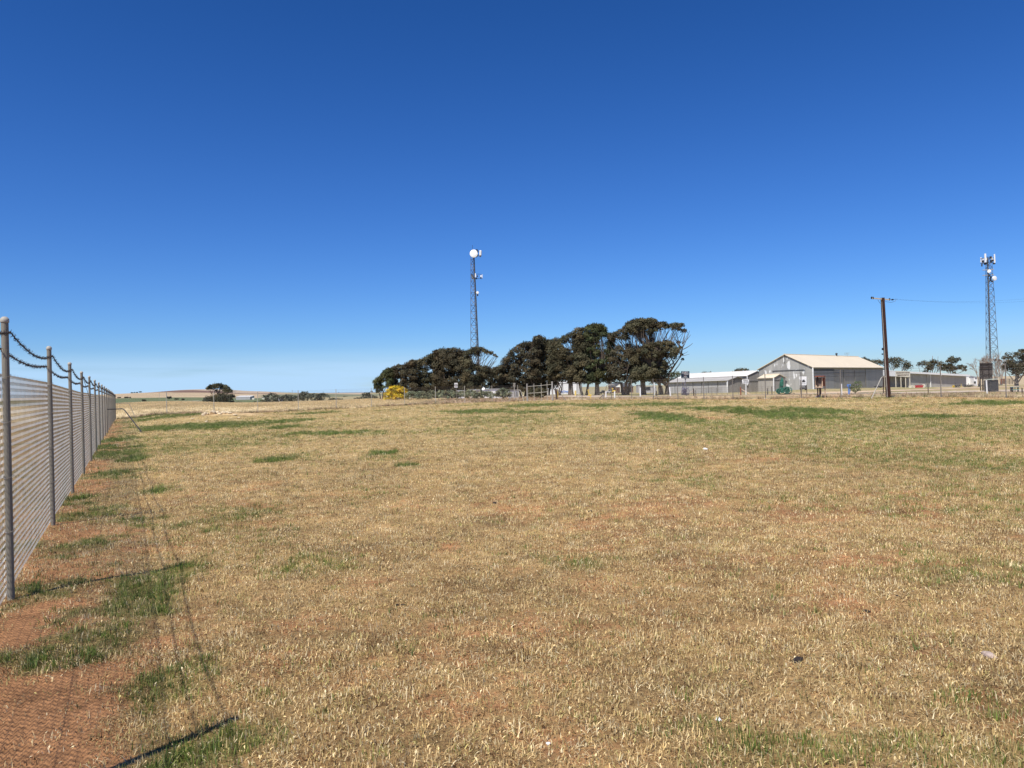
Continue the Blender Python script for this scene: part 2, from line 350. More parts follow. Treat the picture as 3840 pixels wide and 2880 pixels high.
RF = [(8.4, 94.1), (31.2, 48.5)]                    # right fence line
def right_side(X, Y):                               # > 0 beyond the right fence
    d = ((RF[1][0]-RF[0][0]), (RF[1][1]-RF[0][1])); L = math.hypot(*d)
    return ((Y-RF[0][1])*d[0] - (X-RF[0][0])*d[1])/L
def back_side(X, Y):                                # > 0 beyond the back fence
    return (Y-70)*.755 - (X+36.1)*.656
def ground_colors(X, Y):
    g, pg, b = zones(X, Y)
    def C(*c): return np.array(c)[None, :]
    def lerp(a, c, t): return a*(1-t[:, None]) + c*t[:, None]
    n = fbm(X*.5, Y*.5, 51, 4); nf = fbm(X*.05, Y*.05, 53, 4)
    col = lerp(C(.37, .225, .095), C(.46, .31, .14), n)
    col = lerp(col, lerp(C(.46, .34, .14), C(.54, .42, .20), n), np.clip((Y-9)/22, 0, 1)*.85)
    col = lerp(col, C(.25, .21, .07), pg*.6)
    col = lerp(col, C(.40, .215, .10), b*.25)
    col = lerp(col, C(.085, .115, .025), g*.9)
    my = MOUND
    md = np.exp(-(((X-my[0])/2.6)**2+((Y-my[1])/2.2)**2)); col = lerp(col, C(.66, .47, .25), np.clip(md*1.5*(.4+n), 0, 1))
    bs = back_side(X, Y); rs = right_side(X, Y)
    inside = (bs < 0) & (rs < 0)
    # golden stubble field beyond the back fence
    fld = lerp(C(.80, .63, .36), C(.62, .47, .24), np.clip(fbm(X*.35, Y*.06, 61, 4)*1.6-.3, 0, 1))
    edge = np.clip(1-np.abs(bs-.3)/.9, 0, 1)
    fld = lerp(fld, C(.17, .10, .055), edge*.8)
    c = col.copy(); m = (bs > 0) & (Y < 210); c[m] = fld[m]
    # verge and yard beyond the right fence
    vg = lerp(C(.50, .35, .19), C(.30, .27, .12), np.clip(fbm(X*.12, Y*.12, 63, 4)*2-.5, 0, 1))
    vg = lerp(vg, C(.60, .44, .26), np.clip((fbm(X*.06, Y*.1, 65, 3)-.5)*6, 0, 1))
    vg = lerp(vg, C(.26, .25, .10), np.clip((Y-125)/25, 0, 1)*np.clip(1-(Y-200)/60, 0, 1)*.55)
    m = (rs > 0) & (X > 6); c[m] = vg[m]
    e2 = np.clip(1-np.abs(rs+1.0)/1.8, 0, 1)*(X > 6)*(Y > 40); c = lerp(c, C(.56, .30, .13), e2*np.clip(n*2-.2, 0, 1))
    vx = (X > -14) & (X < 9) & (bs > 0) & (Y < 150)
    rr = lerp(C(.34, .22, .14), C(.52, .38, .22), n); c[vx] = rr[vx]
    # far country: pasture, stubble rises, dark belts
    px = 1920+F*X/np.maximum(Y, 1); far = Y > 210
    fc = lerp(C(.30, .27, .14), C(.42, .34, .20), nf)
    c[far] = fc[far]
    hz = (Y > 215) & (Y < 1090) & (px < 1000); c[hz] = lerp(C(.10, .14, .06), C(.20, .21, .11), np.clip(nf*1.6-.3, 0, 1))[hz]
    hz = (Y > 1090) & (Y < 1950) & (px < 1100); c[hz] = lerp(C(.56, .42, .26), C(.44, .34, .22), fbm(X*.002, Y*.012, 71, 3))[hz]
    lim = np.interp(px, [500, 700, 900, 1050], [1790, 1660, 1680, 1760])
    hz = (Y > lim) & (px < 1050) & (px > 520); c[hz] = (C(.20, .125, .095)+0*fc)[hz]
    hz = (Y > np.interp(px, [660, 760, 980], [1900, 1830, 1900])) & (px < 1050) & (px > 660); c[hz] = (C(.46, .36, .26)+0*fc)[hz]
    hz = (Y > 560) & (Y < 860) & (px > 645) & (px < 770) & (fbm(X*.01, Y*.02, 77, 3) > .42); c[hz] = (C(.62, .56, .46)+0*fc)[hz]
    hz = (Y > 700) & (Y < 1500) & (px >= 980) & (px < 1600); c[hz] = lerp(C(.14, .16, .09), C(.26, .25, .16), nf)[hz]
    hz = (Y > 1500) & (Y < 2000) & (px >= 1220) & (px < 1370); c[hz] = (C(.50, .40, .29)+0*fc)[hz]
    hz = (Y > 2000) & (px >= 1100) & (px < 1800); c[hz] = (C(.21, .17, .14)+0*fc)[hz]
    hz = (Y > 190) & (px > 3500); c[hz] = lerp(C(.56, .42, .26), C(.44, .36, .22), nf)[hz]
    return c
def build_ground():
    ys = [-30, -15, -8, -4, -2, -1, 0]; y = .5
    while y < 9000:
        ys.append(y); y += max(.09, y*.0105) if y < 130 else y*.018
    xs = [0.0]; x = 0
    while x < 7000:
        x += max(.11, (x-6)*.018 if x > 6 else 0); xs.append(x)
    xs = np.array([-v for v in xs[::-1]][:-1] + xs); ys = np.array(ys)
    XX, YY = np.meshgrid(xs, ys); X = XX.ravel(); Y = YY.ravel()
    Z = hgt(X, Y); nx, ny = len(xs), len(ys); print('ground', nx, ny)
    me = bpy.data.meshes.new('ground'); me.vertices.add(len(X))
    me.vertices.foreach_set('co', np.stack([X, Y, Z], 1).ravel())
    i = np.arange(nx-1)[None, :] + np.arange(ny-1)[:, None]*nx; i = i.ravel()
    q = np.stack([i, i+1, i+1+nx, i+nx], 1).ravel(); n = len(i)
    me.loops.add(n*4); me.loops.foreach_set('vertex_index', q); me.polygons.add(n)
    me.polygons.foreach_set('loop_start', np.arange(n)*4); me.polygons.foreach_set('loop_total', np.full(n, 4)); me.polygons.foreach_set('use_smooth', np.ones(n, bool))
    me.update()
    ins = np.clip(-back_side(X, Y), 0, 1)*np.clip(-right_side(X, Y), 0, 1)*(Y > -40); g_, pg_, b_ = zones(X, Y)
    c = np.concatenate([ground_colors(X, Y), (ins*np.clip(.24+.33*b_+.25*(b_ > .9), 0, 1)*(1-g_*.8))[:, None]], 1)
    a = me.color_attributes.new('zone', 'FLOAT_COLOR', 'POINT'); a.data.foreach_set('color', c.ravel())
    m, t, b = newmat('soil_and_stubble'); N = t.nodes.new; L = t.links.new
    at = N('ShaderNodeAttribute'); at.attribute_name = 'zone'; tcn = N('ShaderNodeTexCoord')
    n1 = N('ShaderNodeTexNoise'); n1.inputs['Scale'].default_value = 22; n1.inputs['Detail'].default_value = 6; n1.inputs['Roughness'].default_value = .75; L(tcn.outputs['Object'], n1.inputs[0])
    n2 = N('ShaderNodeTexNoise'); n2.inputs['Scale'].default_value = .9; n2.inputs['Detail'].default_value = 7; n2.inputs['Roughness'].default_value = .7; L(tcn.outputs['Object'], n2.inputs[0])
    ad = N('ShaderNodeMath'); L(n1.outputs[0], ad.inputs[0]); L(n2.outputs[0], ad.inputs[1])
    mr = N('ShaderNodeMapRange'); mr.inputs[1].default_value = .7; mr.inputs[2].default_value = 1.3; mr.inputs[3].default_value = .25; mr.inputs[4].default_value = 1.6; L(ad.outputs[0], mr.inputs[0])
    n3 = N('ShaderNodeTexNoise'); n3.inputs['Scale'].default_value = 8; n3.inputs['Detail'].default_value = 9; n3.inputs['Roughness'].default_value = .72; L(tcn.outputs['Object'], n3.inputs[0])
    sa = N('ShaderNodeMath'); sa.operation = 'ADD'; L(n3.outputs[0], sa.inputs[0]); L(at.outputs['Alpha'], sa.inputs[1])
    ms = N('ShaderNodeMapRange'); ms.interpolation_type = 'SMOOTHSTEP'; ms.inputs[1].default_value = .74; ms.inputs[2].default_value = 1.02; L(sa.outputs[0], ms.inputs[0])
    so_ = N('ShaderNodeMixRGB'); so_.inputs[2].default_value = (.47, .235, .105, 1); L(ms.outputs[0], so_.inputs[0]); L(at.outputs['Color'], so_.inputs[1])
    vm = N('ShaderNodeVectorMath'); vm.operation = 'SCALE'; L(so_.outputs[0], vm.inputs[0]); L(mr.outputs[0], vm.inputs['Scale']); L(vm.outputs[0], b.inputs['Base Color'])
    bp = N('ShaderNodeBump'); bp.inputs['Strength'].default_value = 1.0; bp.inputs['Distance'].default_value = .035; L(n1.outputs[0], bp.inputs['Height']); L(bp.outputs[0], b.inputs['Normal'])
    b.inputs['Roughness'].default_value = .95; b.inputs['Specular IOR Level'].default_value = .1
    me.materials.append(m); o = bpy.data.objects.new('ground', me); COL.objects.link(o); tag(o, kind='structure'); return o
build_ground()

def sheet(name, pts, wd, c, dz, seed, wvar=1.0):    # a road laid over the terrain along a centre line
    P = []
    for i in range(len(pts)-1):
        for k in range(14):
            t = k/14; P.append((pts[i][0]*(1-t)+pts[i+1][0]*t, pts[i][1]*(1-t)+pts[i+1][1]*t))
    P.append(pts[-1]); mb = MB(); nn = 10; rows = []
    for i, p in enumerate(P):
        q0 = P[max(0, i-1)]; q1 = P[min(len(P)-1, i+1)]; d = Vector((q1[0]-q0[0], q1[1]-q0[1], 0)).normalized(); n = Vector((-d.y, d.x, 0))
        ww = wd*(1+.12*(float(vn(i*.35, 0, seed))-.5)*2); st = len(mb.v)
        for k in range(nn+1):
            u = (k/nn-.5)*ww; x = p[0]+n.x*u; y = p[1]+n.y*u; mb.v.append(Vector((x, y, H1(x, y)+dz)))
        rows.append(st)
    for a, b2 in zip(rows, rows[1:]):
        for k in range(nn): mb.f.append((a+k, a+k+1, b2+k+1, b2+k))
    o = mb.build(name, mat(name+'_gravel', c, .95, amt=.16, scale=.5, bump=.4)); tag(o, kind='structure'); return o
sheet('gravel_road', [(-60, 215), (-5, 176), (8, 150), (20, 120), (30, 105), (44, 97), (60, 96), (90, 100), (150, 108)], 12, (.50, .40, .29), .06, 1)
sheet('dirt_track', [(36, 98), (52, 118), (80, 135), (120, 140), (190, 150)], 8, (.60, .45, .29), .05, 2)

# ------------------------------------------------------------------ fences
def chain_mesh(Lm, p=.052, r=.0023, h0=.03, h1=1.80, name='chain_link_mesh'):
    nw = int(Lm/p); nv = int((h1-h0)/(p/1.9)); V = []; Fc = []
    offs = [(r, 0), (-r*.5, r*.87), (-r*.5, -r*.87)]
    for i in range(nw+1):
        x0 = i*p; st = len(V)
        for k in range(nv+1):
            s = 1 if (k % 2) else -1
            x = min(max(x0 + s*p*.5, 0), Lm); z = h0+(h1-h0)*k/nv + random.uniform(-.002, .002); y = s*.002*(1 if k % 4 < 2 else -1)
            for a, b in offs: V.append((x+a, y+b, z))
        for k in range(nv):
            for j in range(3):
                a = st+k*3+j; b = st+k*3+(j+1) % 3; Fc.append((a, b, b+3, a+3))
    for k in range(nw*2):                            # knuckled top and bottom selvedge
        for z, sgn in ((h1, 1), (h0, -1)):
            if random.random() < .5: continue
            x = k*p/2; st = len(V); V += [(x, 0, z), (x+.004, 0, z), (x+.010, .002, z+.018*sgn), (x+.006, .002, z+.018*sgn)]; Fc.append((st, st+1, st+2, st+3))
    me = bpy.data.meshes.new(name); me.from_pydata(V, [], Fc); me.materials.append(WIREM); return me
def wire_mesh(name, Lm, sag, r, m, barb=0.0, z=0.0, seed=1, step=.12, n=3):
    rd = random.Random(seed); mb = MB(); k = max(2, int(Lm/step)); P = []
    for i in range(k+1):
        t = i/k; P.append(Vector((t*Lm, 0, z - sag*4*t*(1-t))))
    mb.tube(P, r, n, False)
    if barb:
        x = 0
        while x < Lm:
            t = x/Lm; c = Vector((x, 0, z-sag*4*t*(1-t)))
            for q in range(4):
                d = Vector((rd.uniform(-.6, .6), rd.uniform(-1, 1), rd.uniform(-1, 1))).normalized()*rd.uniform(.018, .032)
                mb.tube([c-d*.2, c+d], [.0030, .0012], 3, False)
            mb.tube([c-Vector((.007, 0, 0)), c+Vector((.007, 0, 0))], .0058, 5)
            x += barb*rd.uniform(.8, 1.2)
    o = mb.build(name, m); me = o.data; bpy.data.objects.remove(o); return me
def post_mesh(name, h, r, m, cap=True, r2=None):
    mb = MB(); mb.lathe((0, 0, -.25), [(0, r), (h+.25-.02, r2 or r)], n=14)
    o = mb.build(name, m, smooth=False); me = o.data; bpy.data.objects.remove(o); return me
def cap_mesh(h, r):
    mb = MB(); mb.lathe((0, 0, h-.035), [(0, r+.003), (.003, r+.005), (.030, r+.005), (.033, r+.001), (.041, r*.85), (.047, r*.5), (.049, .001)], n=16)
    o = mb.build('post_cap', GALVL, smooth=True); me = o.data; bpy.data.objects.remove(o); return me
def child(name, me, parent, loc, rz=0, ry=0, sx=1):
    o = bpy.data.objects.new(name, me); COL.objects.link(o); o.parent = parent
    o.location = Vector(loc) - wloc(parent); o.rotation_euler = (0, ry, rz); o.scale = (sx, 1, 1); return o
def bay(root, A, B, Lm, meshes, off=0.0):            # meshes: list of (name, mesh, height, perpendicular offset)
    d = Vector((B[0]-A[0], B[1]-A[1], 0)); L = d.length; rz = math.atan2(d.y, d.x); n = Vector((-d.y, d.x, 0)).normalized()
    za = H1(*A[:2]); zb = H1(*B[:2]); ry = -math.atan2(zb-za, L)
    for nm, me, hh, of in meshes:
        child(nm, me, root, Vector((A[0], A[1], za+hh))+n*of, rz, ry, math.hypot(L, zb-za)/Lm)

# tall security fence on the left
fdir = Vector((-32.09, 63.87, 0)); FL = fdir.length; fdir.normalize(); NB = 18; SP = FL/NB; p1 = Vector((-4.03, 6.13, 0))
rt = thing('security_fence', (-4.03, 6.13, H1(-4.03, 6.13)), 'tall galvanised chain link fence with two sagging barbed wires running away along the left side', 'fence')
cl = chain_mesh(SP); pm = post_mesh('post', 2.24, .0265, GALV); cpm = cap_mesh(2.24, .0265); pmb = post_mesh('post', 2.24, .034, GALV)
bws = [wire_mesh('barbed_wire', SP, (.10, .06)[i], .0036, BARB, .045, 0, 3+i) for i in range(2)]
rw = wire_mesh('tie_wire', SP, .0, .0022, RUSTW, 0, 0, 9, .04); tw = wire_mesh('top_wire', SP, .0, .0030, RUSTW, 0, 0, 9, .04)
pts = [p1 + fdir*SP*k for k in range(-3, NB+1)]
for i, q in enumerate(pts):
    z = H1(q.x, q.y); o = child('post', pmb if i in (12, len(pts)-1) else pm, rt, (q.x, q.y, z))
    c_ = bpy.data.objects.new('post_cap', cpm); COL.objects.link(c_); c_.parent = o
    if i < len(pts)-1:
        b_ = pts[i+1]
        bay(rt, (q.x, q.y), (b_.x, b_.y), SP, [('chain_link_mesh', cl, 0, .040), ('barbed_wire', bws[0], 2.13, -.036), ('barbed_wire', bws[1], 2.0, .036), ('tie_wire', rw, 1.02, .046), ('top_wire', tw, 1.79, .046)])
# loose ties twisted round each post
for i, q in enumerate(pts[1:9]):
    z = H1(q.x, q.y); mb = MB()
    for hh in (.55, .98, 1.42, 1.78):
        MB().tube([(q.x+.036*math.cos(a), q.y+.036*math.sin(a), z+hh+.012*math.sin(a*1.0)) for a in np.linspace(0, 2*math.pi, 12)], .0022, 3, False).build('post_tie', WIREM, rt)
def stay(root, A, top, foot, r=.024, m=None, name='brace'):
    P = [Vector(A)]; T = Vector(top); Ft = Vector(foot); P.append(T*.9+Vector(A)*.1)
    for t in (.25, .5, .75): P.append(T + ((Ft-T).normalized()*.16)*t*t - (T-Vector(A)).normalized()*.1*(1-t)**2)
    P.append(Ft); MB().tube(P, r, 7).build(name, m or GALVD, root)
q = pts[12]; z = H1(q.x, q.y); ft = G(527, 40); nrm = Vector((.893, .449, 0))
stay(rt, (q.x, q.y, z+1.18), (q.x+.75*nrm.x, q.y+.75*nrm.y, z+1.18), PT(530, 1619, 37.5), .026, DARKST); MB().tube([(q.x, q.y, z+2.13), (pts[7].x, pts[7].y, z+1.93)], .001, 3)
q = pts[-1]; z = H1(q.x, q.y); stay(rt, (q.x, q.y, z+1.45), (q.x+1.1, q.y+.3, z+1.4), PT(507, 1565, 68), .02)
# slanting wire between the 4th and 5th post in view
a_ = pts[6]; b_ = pts[7]; MB().tube([(a_.x+.03, a_.y, H1(a_.x, a_.y)+2.12), (b_.x+.03, b_.y, H1(b_.x, b_.y)+1.55)], .005, 4).build('slack_wire', BARB, rt)

# back fence across the end of the paddock
cl2 = chain_mesh(4.44, .055, .0014, name='chain_link_mesh'); pm2 = post_mesh('post', 2.18, .034, GALVL)
sw = wire_mesh('strand_wire', 4.44, .03, .006, GALVD, 0, 0, 5, .5)
Bc = Vector((-36.12, 70, 0)); Be = Vector((.75, 102, 0)); nb = 11
rt2 = thing('back_fence', (Bc.x, Bc.y, H1(Bc.x, Bc.y)), 'chain link fence with thin grey pipe posts crossing behind the paddock towards the trees', 'fence')
bp_ = [Bc.lerp(Be, k/nb) for k in range(nb+1)]
for k, q in enumerate(bp_):
    if k: child('post', pm2, rt2, (q.x, q.y, H1(q.x, q.y)))
    if k < nb:
        b_ = bp_[k+1]; bay(rt2, (q.x, q.y), (b_.x, b_.y), 4.44, [('chain_link_mesh', cl2, 0, .04)]+[('strand_wire', sw, h, .0) for h in (1.86, 1.99, 2.12)])
q = bp_[-1]; z = H1(q.x, q.y); cxy = (q.x, q.y)
for tx in (1907, 1965): stay(rt2, (q.x, q.y, z+1.52), (q.x+(-.35 if tx < 1943 else .35), q.y-.1, z+1.45), G(tx, 101.0), .035, GALVL)
# pipe gate between two timber posts, and short fence either side of it
g0 = G(1978, 101); g1 = G(2072.5, 97.6)
gt = thing('paddock_gate', g0, 'open pipe gate frame between two thick grey timber posts in front of the trees', 'gate')
for gq, hh in ((g0, 2.30), (g1, 2.45)): MB().lathe(gq+Vector((0, 0, -.3)), [(0, .12), (hh+.3, .10), (hh+.31, .02)], n=10).build('gate_post', WOODG, gt)
for hh, e in ((1.98, 1.0), (1.08, .84)): MB().tube([g0+Vector((.1, 0, hh-.05)), g0.lerp(g1, .5)+Vector((0, 0, hh)), g0.lerp(g1, e)+Vector((0, 0, hh+.10))], .035, 6).build('rail', GALVL, gt)
for t, hh in ((.28, 2.28), (.57, 2.32), (.80, 2.36)): gp = g0.lerp(g1, t); MB().tube([(gp.x, gp.y, H1(gp.x, gp.y)), (gp.x, gp.y, gp.z+hh)], .034, 6).build('upright', GALVL, gt)
gp = g0.lerp(g1, .84); MB().tube([(gp.x, gp.y, gp.z+.7), (gp.x, gp.y, gp.z+1.3)], .05, 6).build('latch_post', WOODG, gt)
# right fence
rt3 = thing('right_fence', (8.44, 94, H1(8.44, 94)), 'chain link fence with slim pipe posts along the road in front of the grey sheds', 'fence')
pm3 = post_mesh('post', 2.2, .036, GALVD); rp = [(g1.x+.15, g1.y-.1)]
def rline(px): t = (px-1920)/F; Yq = 55.5/(t+.5); return (t*Yq, Yq)
for px in (2140, 2181, 2236, 2292, 2367.5, 2449, 2540.5, 2638, 2747, 2869, 3004, 3152, 3330, 3527, 3771, 4080, 4500): rp.append(rline(px))
A0 = rp[0]
for k, q in enumerate(rp):
    if k not in (0, 1, 3): child('post', pm3, rt3, (q[0], q[1], H1(*q)))
    if k < len(rp)-1: bay(rt3, q, rp[k+1], 4.44, [('chain_link_mesh', cl2, 0, .04)] + [('strand_wire', sw, h, 0) for h in (1.9, 2.08)])
q = rline(2292); z = H1(*q)
stay(rt3, (q[0], q[1], z+1.72), (q[0]-.5, q[1]+.3, z+1.68), G(2262, 93), .035, GALVL); stay(rt3, (q[0], q[1], z+1.78), (q[0]+.35, q[1]-.3, z+1.68), PT(2325, 1499, 91), .035, GALVL)
stay(rt3, PT(2087, 1463, 97.5), PT(2094, 1466, 97.4), PT(2125, 1505, 96.5), .04, GALVD)
stay(rt3, PT(2262, 1481, 92.5), PT(2258, 1484, 92.5), PT(2245, 1498, 92), .04, WOODD); MB().tube([PT(2262, 1478, 92.5), PT(2262, 1500, 92.5)], .09, 7).build('stub_post', WOODG, rt3)

# ------------------------------------------------------------------ foliage
def leaves(name, puffs, m, parent, size=.24, per=110, up=.15, tint=(.55, 1.35), flat=.85, seed=0, shell=.62, hue=.12):
    """many leaf-sized faces spread over rounded clumps; puffs: (x, y, z, r)"""
    rg = np.random.default_rng(seed); P = np.array(puffs, float); n = len(P)
    cnt = np.maximum((per*(P[:, 3]/P[:, 3].mean())**2).astype(int), 10); idx = np.repeat(np.arange(n), cnt); N_ = len(idx)
    d = rg.normal(size=(N_, 3)); d /= np.linalg.norm(d, axis=1)[:, None]
    low = d[:, 2] < -.35; d[low, 2] *= -1
    rad = P[idx, 3]*(shell + (1.08-shell)*rg.random(N_)**.6)
    dirs = d.copy(); c = P[idx, :3] + d*rad[:, None]*np.array([1, 1, flat]) + rg.normal(size=(N_, 3))*(P[idx, 3]*.19)[:, None]
    nr = dirs + rg.normal(size=(N_, 3))*.45 + np.array([0, 0, up]); nr /= np.linalg.norm(nr, axis=1)[:, None]
    t = np.cross(nr, rg.normal(size=(N_, 3))); t /= np.linalg.norm(t, axis=1)[:, None]; b = np.cross(nr, t)
    s = size*(.55+.8*rg.random(N_))[:, None]; a1 = t*s*.5; b1 = b*s*.85*.5
    off = np.array(wloc(parent)); V = np.stack([c-a1, c-b1*.9, c+a1, c+b1], 1).reshape(-1, 3) - off
    me = bpy.data.meshes.new(name); me.vertices.add(N_*4); me.vertices.foreach_set('co', V.ravel())
    me.loops.add(N_*4); me.loops.foreach_set('vertex_index', np.arange(N_*4)); me.polygons.add(N_)
    me.polygons.foreach_set('loop_start', np.arange(N_)*4); me.polygons.foreach_set('loop_total', np.full(N_, 4)); me.update()
    pc = tint[0]+(tint[1]-tint[0])*rg.random(n); tv = pc[idx]*(.75+.5*rg.random(N_))
    hv = (rg.random(n)-.5)[idx]*2*hue
    colr = np.stack([tv*(1+hv), tv, tv*(1-hv*.5), np.ones(N_)], 1); colr = np.repeat(colr, 4, 0)
    at = me.color_attributes.new('tint', 'FLOAT_COLOR', 'POINT'); at.data.foreach_set('color', colr.ravel())
    me.materials.append(m); o = bpy.data.objects.new(name, me); COL.objects.link(o); o.parent = parent; return o
def limb(mb, a, b, r0, r1, n=5, bend=.12, rd=random):
    a = Vector(a); b = Vector(b); L = (b-a).length; P = []; k = 4
    off = Vector((rd.uniform(-1, 1), rd.uniform(-1, 1), rd.uniform(-.3, .3)))*L*bend - Vector((0, 0, L*.06))
    for i in range(k+1):
        t = i/k; P.append(a.lerp(b, t) + off*(4*t*(1-t))*.5)
    mb.tube(P, [r0+(r1-r0)*i/k for i in range(k+1)], n, False); return P
def tree(name, label, bx, by, Y, tw, puffs, leafm, barkm=None, lean=0, stems=1, fork=.22, group=None, cat='tree', size=.24, per=250, twigs=1, seed=1, tint=(.55, 1.35), majors=6, flat=.88, depth=1.0, bare=(), base=None, noleaf=False, tw2=.035, ymin=None):
    """puffs: (px, py, r_px) seen positions; each is given its own distance inside the crown"""
    rd = random.Random(seed); base = G(bx, Y) if base is None else base
    root = thing(name, base, label, cat, group)
    xs = [q[0] for q in puffs]; cx = sum(xs)/len(xs); hw = max(max(xs)-min(xs), 10)/2; k = Y/F
    top = min(q[1] for q in puffs)
    W = []
    for (px, py, r) in puffs:
        hfrac = min(1, max(0, (py-top)/(by-top)))
        span = hw*k*depth*math.sqrt(max(.12, 1-((px-cx)/(hw*1.15))**2))*(.35+.85*hfrac)
        dy = -span*rd.uniform(.15, 1.0) if rd.random() < .6 else span*rd.uniform(-.2, .9)
        p = PT(px, py, Y+dy); W.append((p.x, p.y, p.z, r*k*(Y+dy)/Y))
    if not noleaf: leaves('crown', W, leafm, root, size, per, seed=seed, tint=tint, flat=flat)
    mb = MB(); H = max(q[2] for q in W)-base.z; ctr = Vector((sum(q[0] for q in W)/len(W), sum(q[1] for q in W)/len(W), 0))
    hubs = []
    for s in range(stems):
        a = 2*math.pi*s/stems+rd.random(); b0 = base + Vector((math.cos(a)*tw*.45, math.sin(a)*tw*.3, -.3))*(1 if stems > 1 else .0) + Vector((0, 0, -.2))
        f = base + Vector((math.cos(a)*H*.07*(stems > 1) + lean*H*.2, math.sin(a)*H*.07*(stems > 1), H*fork*rd.uniform(.85, 1.2)))
        r = tw*(.5 if stems == 1 else .36)
        mb.tube([b0, b0.lerp(f, .12)+Vector((0, 0, .0)), b0.lerp(f, .5), f], [r*1.45, r*1.05, r*.85, r*.75], 8, False); hubs.append((f, r*.75))
    pts_ = W[:]; rd.shuffle(pts_); majors_ = []
    for q in pts_[:majors]:
        tgt = Vector(q[:3]); h, r = min(hubs, key=lambda hh: (hh[0]-tgt).length*rd.uniform(.8, 1.2))
        mid = h.lerp(tgt, .62); mid.z = h.z + (tgt.z-h.z)*.52
        P = limb(mb, h, mid, r*.62, r*.30, 6, .12, rd); majors_.append((mid, r*.30)); majors_.append((P[2], r*.42))
        limb(mb, mid, tgt, r*.30, tw2, 5, .1, rd)
    nod = majors_+[(h, r*.5) for h, r in hubs]
    for q in W:
        tgt = Vector(q[:3]); cand = [x for x in nod if x[0].z < tgt.z] or nod
        h, r = min(cand, key=lambda hh: (hh[0]-tgt).length)
        P = limb(mb, h, tgt, min(r*.6, .11), tw2, 4, .1, rd)
        for s in range(twigs):
            e = tgt + Vector((rd.uniform(-1, 1), rd.uniform(-1, 1), rd.uniform(-.1, .8)))*q[3]*.9
            limb(mb, P[1+s % 3], e, tw2*1.2, tw2*.5, 3, .12, rd)
    for (ax, ay, ex, ey, r0) in bare:
        limb(mb, PT(ax, ay, Y-1), PT(ex, ey, Y-1), r0*k, r0*k*.4, 4, .06, rd)
    mb.build('trunk', barkm or BARK, root, smooth=True)
    return root
def skyfill(x0, x1, sk, bottom, step, rp, gaps=(), seed=1, dens=1.0, rj=.42):
    """clump positions under a crown outline sk [(px, py)...] down to bottom(px)"""
    rd = random.Random(seed); out = []; sx = [a for a, _ in sk]; sy = [b for _, b in sk]
    x = x0+rp*.5
    while x < x1:
        yt = float(np.interp(x, sx, sy)); yb = bottom if not callable(bottom) else bottom(x)
        out.append((x+rd.uniform(-2, 2), yt+rp*.80+rd.uniform(-1, 2.5), rp*rd.uniform(.85, 1.12)))
        y = yt+rp*1.9
        while y < yb-rp*.6:
            xx = x+rd.uniform(-.6, .6)*step; yy = y+rd.uniform(-.4, .4)*step
            ok = rd.random() < dens and yy > float(np.interp(xx, sx, sy))+rp*.7
            for (gx, gy, gw, gh) in gaps:
                if ((xx-gx)/gw)**2+((yy-gy)/gh)**2 < 1: ok = False
            if ok: out.append((xx, yy, rp*rd.uniform(1-rj, 1+rj)))
            y += step*.92
        x += step*.85
    return out
SK1 = [(1404,1445),(1408,1425),(1431,1408),(1442,1388),(1458,1382),(1477,1375),(1491,1368),(1518,1367),(1529,1362),(1545,1352),(1572,1349),(1594,1340),(1616,1329),(1637,1313),(1675,1306),(1716,1309),(1730,1315),(1757,1313),(1778,1302),(1806,1305),(1833,1318),(1845,1335),(1852,1375),(1868,1378),(1876,1390)]
SK2 = [(1870,1384),(1891,1351),(1904,1337),(1915,1318),(1931,1302),(1950,1288),(1980,1283),(2002,1282),(2006,1264),(2024,1259),(2040,1267),(2046,1276),(2078,1271),(2107,1265),(2135,1251),(2150,1250),(2158,1236),(2173,1228),(2195,1228),(2206,1220),(2230,1214),(2262,1220),(2273,1238),(2285,1262),(2292,1252),(2311,1243),(2335,1232),(2362,1205),(2392,1195),(2433,1191),(2456,1196),(2470,1212),(2485,1203),(2504,1216),(2531,1211),(2560,1214),(2566,1232)]
# left-hand clump of gum trees (behind the grey-green bushes)
G1 = 'gum trees in the left clump below the tower'
tree('gum_tree', 'low straggly gum at the left end of the clump, behind the yellow wattle', 1432, 1497, 156, .4, skyfill(1404, 1470, SK1, 1470, 11, 10, gaps=[(1446,1440,10,14)], seed=11, dens=.8)+[(1412,1455,9),(1418,1470,8)], LEAFG, seed=11, group=G1, stems=2)
tree('gum_tree', 'brown-green dome-crowned gum standing just right of the yellow wattle', 1510, 1497, 158, .5, skyfill(1455, 1560, SK1, 1488, 13, 12, gaps=[(1490,1430,14,14)], seed=12, dens=.9), LEAFB, seed=12, group=G1, stems=2)
tree('gum_tree', 'dense dark gum in the middle of the left clump, left of the speed sign', 1600, 1497, 162, .6, skyfill(1540, 1660, SK1, 1490, 13, 12, gaps=[(1615,1390,10,16)], seed=13, dens=.93), LEAF, seed=13, group=G1, stems=2)
tree('gum_tree', 'tallest dark gum of the left clump, behind the speed sign', 1700, 1495, 160, .6, skyfill(1630, 1760, SK1, 1488, 13, 13, gaps=[(1655,1385,8,14)], seed=14, dens=.95), LEAFB, seed=14, group=G1, stems=2)
